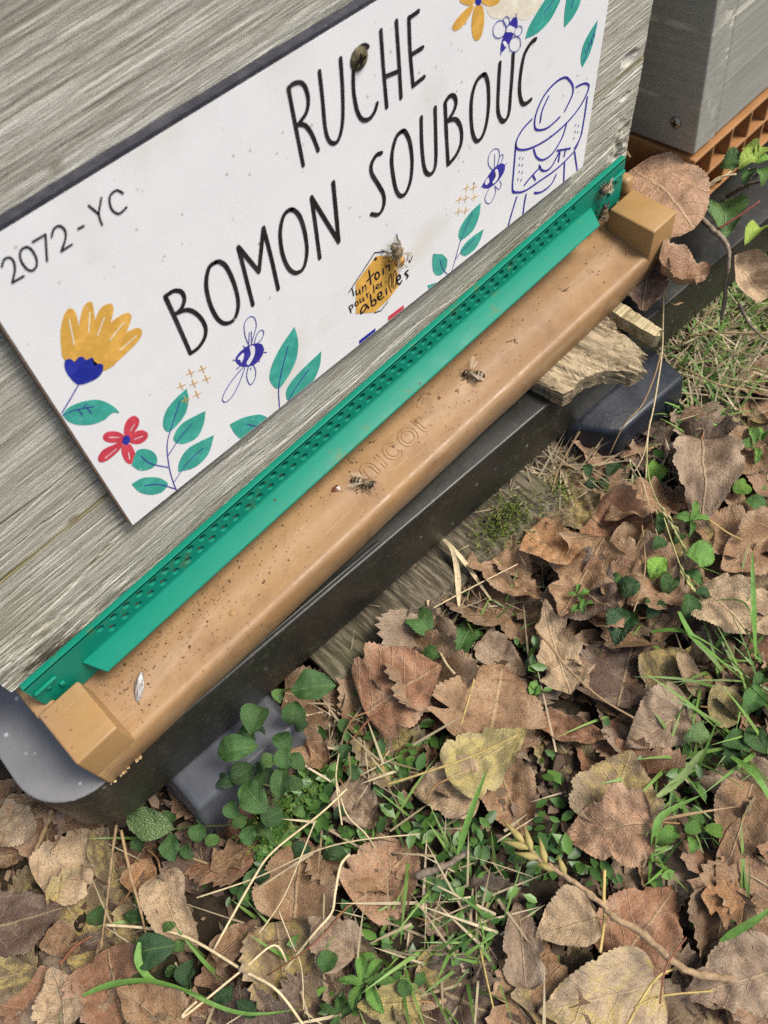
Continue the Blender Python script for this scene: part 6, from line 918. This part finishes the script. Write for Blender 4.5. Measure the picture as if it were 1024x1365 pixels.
def bee(loc, fwd, up, label, wings, mat='bee', s=1.0, grp=None):
    f = Vector(fwd).normalized(); u = Vector(up).normalized(); u = (u - f * u.dot(f)).normalized(); l = u.cross(f)
    e = empty('honey_bee', loc); e.rotation_euler = Matrix((f, l, u)).transposed().to_euler(); e.scale = (s, s, s); tag(e, label, 'bee')
    prof_ = [(-7.4, .05, 2.0), (-7.1, .5, 2.05), (-6.4, 1.15, 2.2), (-5.4, 1.75, 2.4), (-4.2, 2.1, 2.6), (-3.0, 2.15, 2.75), (-1.9, 1.85, 2.85), (-1.1, 1.1, 2.9), (-.75, .55, 2.9), (-.4, 1.0, 3.0), (.2, 1.75, 3.1), (1.1, 2.0, 3.15), (2.0, 1.8, 3.05), (2.7, 1.15, 2.85), (3.05, .6, 2.75), (3.3, 1.0, 2.7), (3.8, 1.5, 2.55), (4.4, 1.5, 2.4), (5.0, 1.0, 2.2), (5.35, .4, 2.0), (5.45, .05, 1.95)]
    N = 14; V = []; F = []
    for (x, r, z) in prof_:
        wy = 1.15 if x > 3.1 else 1.04
        for k in range(N): a = 2 * pi * k / N; V.append((x * 1e-3, r * wy * math.cos(a) * 1e-3, (z + r * (.92 if x < 3.1 else 1.0) * math.sin(a)) * 1e-3))
    for i in range(len(prof_) - 1):
        for k in range(N): F.append((i * N + k, (i + 1) * N + k, (i + 1) * N + (k + 1) % N, i * N + (k + 1) % N))
    m = MB(); m.add(V, F)
    for sd in (1, -1):
        for (bx, dx, ll) in ((2.2, 2.6, 3.6), (1.0, .2, 4.2), (0.0, -3.0, 4.8)):
            p = [(bx, sd * 1.1, 2.0), (bx + dx * .35, sd * (1.1 + ll * .42), 2.3), (bx + dx * .75, sd * (1.1 + ll * .62), .7), (bx + dx * 1.05, sd * (1.1 + ll * .78), .15), (bx + dx * 1.25, sd * (1.1 + ll * .86), .1)]
            m.tube([Vector(q) * 1e-3 for q in p], [.00030, .00028, .00032, .00018, .00012], 6)
        m.tube([Vector(q) * 1e-3 for q in [(5.0, sd * .5, 2.6), (5.9, sd * 1.0, 3.2), (6.6, sd * 1.7, 2.7), (7.5, sd * 2.3, 2.1)]], .00011, 5)
        ev = []  # eyes
        for i in range(5):
            for k in range(8):
                ph = pi * i / 4; a = 2 * pi * k / 8; ev.append((4.25e-3 + .75e-3 * math.sin(ph) * math.cos(a), sd * (1.25e-3 + .45e-3 * math.cos(ph)), 2.6e-3 + 1.05e-3 * math.sin(ph) * math.sin(a)))
        m.add(ev, [(i * 8 + k, i * 8 + (k + 1) % 8, (i + 1) * 8 + (k + 1) % 8, (i + 1) * 8 + k) for i in range(4) for k in range(8)])
    m.obj('body', M[mat], e)
    hr = MB()
    for k in range(420):
        if k < 300: c = Vector((.0011, 0, .0031)); d = Vector(rng.normal(size=3)).normalized(); p = c + Vector((d.x * .0017, d.y * .0019, d.z * .00185))
        else:
            x = rng.uniform(-.0068, -.0015); r = float(np.interp(x * 1e3, [q[0] for q in prof_], [q[1] for q in prof_])) * 1e-3; a = rng.uniform(-.3, pi + .3); d = Vector((-.5, math.cos(a), math.sin(a))).normalized(); p = Vector((x, r * math.cos(a), .0026 + r * .92 * math.sin(a)))
        q = d.orthogonal().normalized() * .00005; hr.add([p - q, p + q, p + d * rng.uniform(.0004, .0009) + Vector(rng.normal(size=3)) * .00015], [(0, 1, 2)])
    hr.obj('hair', M['hair'], e, False)
    for sd, ang, tilt in wings:
        for (ln, wd, da, hx) in ((9.0, 3.0, 0, 1.2), (6.2, 2.1, 14, .3)):
            ol = [(0, 0), (.12, .16), (.35, .30), (.62, .5), (.86, .46), (1.0, .18), (.95, -.06), (.7, -.22), (.4, -.22), (.15, -.12)]
            a = math.radians(180 - ang - da * (1 if ang < 100 else -1)); V = []
            for (px, py) in spline(ol, 3, True):
                X_ = px * ln; Y_ = py * wd; xx = X_ * math.cos(a) - Y_ * math.sin(a); yy = X_ * math.sin(a) + Y_ * math.cos(a)
                V.append(((hx + xx) * 1e-3, sd * (1.3 + abs(yy) if yy > 0 else 1.3 + yy) * 1e-3, (4.5 + X_ * tilt + .25 * math.sin(px * 5)) * 1e-3))
            mk('wing', V, [tuple(range(len(V)))], M['wing'], e, False)
    return e
nb = Vector((0, .05, 1)).normalized()
bee((.1863, -.0275, zb(-.0275) + .0001), (.0061, -.0138, 0), (0, .1, 1), 'dark striped bee on the landing board below the raised lettering', [(1, 12, -.05), (-1, 26, -.12)])
bee((.2742, -.0238, zb(-.0238) + .0001), (-.0064, .0124, 0), (0, .1, 1), 'striped bee higher up the landing board with one wing spread', [(1, 20, -.05), (-1, 100, .12)])
bee((.2432, -.0052, .0862), (-.0033, 0, .0186), (0, -1, 0), 'amber bee clinging to the badge printed on the white sign', [(1, 10, -.05), (-1, 32, -.1)], 'beeamber', 1.22)
bee((.4010, -.0078, .0165), (-.9, -.1, .25), (.1, -1, .35), 'dark bee crawling on the right end of the green strip', [(1, 12, -.05), (-1, 20, -.05)], 'bee', 1.0)
bee((.4022, -.0090, .0020), (.1, -.1, 1), (-.3, -1, .2), 'second bee wedged between green strip and right tan block', [(1, 14, -.05), (-1, 18, -.05)], 'bee', 1.0)
# silvery husk and brown flake
V = []; F = []; N = 10
for i in range(13):
    t = i / 12; r = .0021 * math.sin(pi * min(1, t * .9 + .08)) ** .7
    for k in range(N):
        a = 2 * pi * k / N; q = 1 + .35 * float(fbm(np.array(t * 9), np.array(k * 1.3), 3, 3)) * 2; V.append(((t - .5) * .0135, r * q * math.cos(a), .0016 + r * q * .8 * math.sin(a)))
F = [(i * N + k, (i + 1) * N + k, (i + 1) * N + (k + 1) % N, i * N + (k + 1) % N) for i in range(12) for k in range(N)] + [tuple(range(N))[::-1], tuple(range(12 * N, 13 * N))]
b = B('husk'); n = b.noise(b.vec((200, 900, 900)), 4, .7); M['husk'] = b.out(b.ramp(n, (.35, (.06, .05, .045)), (.5, (.36, .34, .32)), (.65, (.75, .73, .70))), .3, b.bump(n, .0008), .6)
o = mk('insect_husk', V, F, M['husk']); o.location = (.0400, -.0265, zb(-.0265) + .0002); o.rotation_euler = (0, -.25, math.radians(40)); tag(o, 'silvery dead insect husk on the left end of the landing board', 'husk')
V = [(-.0034, .0006, .0002), (-.001, .0017, .0012), (.0016, .0018, .0007), (.0022, -.0004, .0014), (.0008, -.0022, .0006), (-.0012, -.0009, .0010), (0.0002, 0, .0017)]
b = B('propolis'); M['prop'] = b.out(b.ramp(b.noise(b.vec(700), 4), (.3, (.10, .03, .02)), (.7, (.26, .11, .07))), .3)
o = mk('propolis_flake', V, [(0, 6, 1), (1, 6, 2), (2, 6, 3), (3, 6, 4), (4, 6, 5), (5, 6, 0)], M['prop'], None, False); o.location = (.1745, -.0192, zb(-.0192) + .0001); tag(o, 'red brown flake beside the lower bee on the landing board', 'flake')
V, F = tube([(0, 0, 0), (0, 0, .0006)], .0016, 12); o = mk('wax_drop', V, F, M['tan']); o.location = (.0932, -.0301, zb(-.0301)); bevel(o, .0004, 2); tag(o, 'round brown ringed wax drop on the left half of the board', 'wax drop')
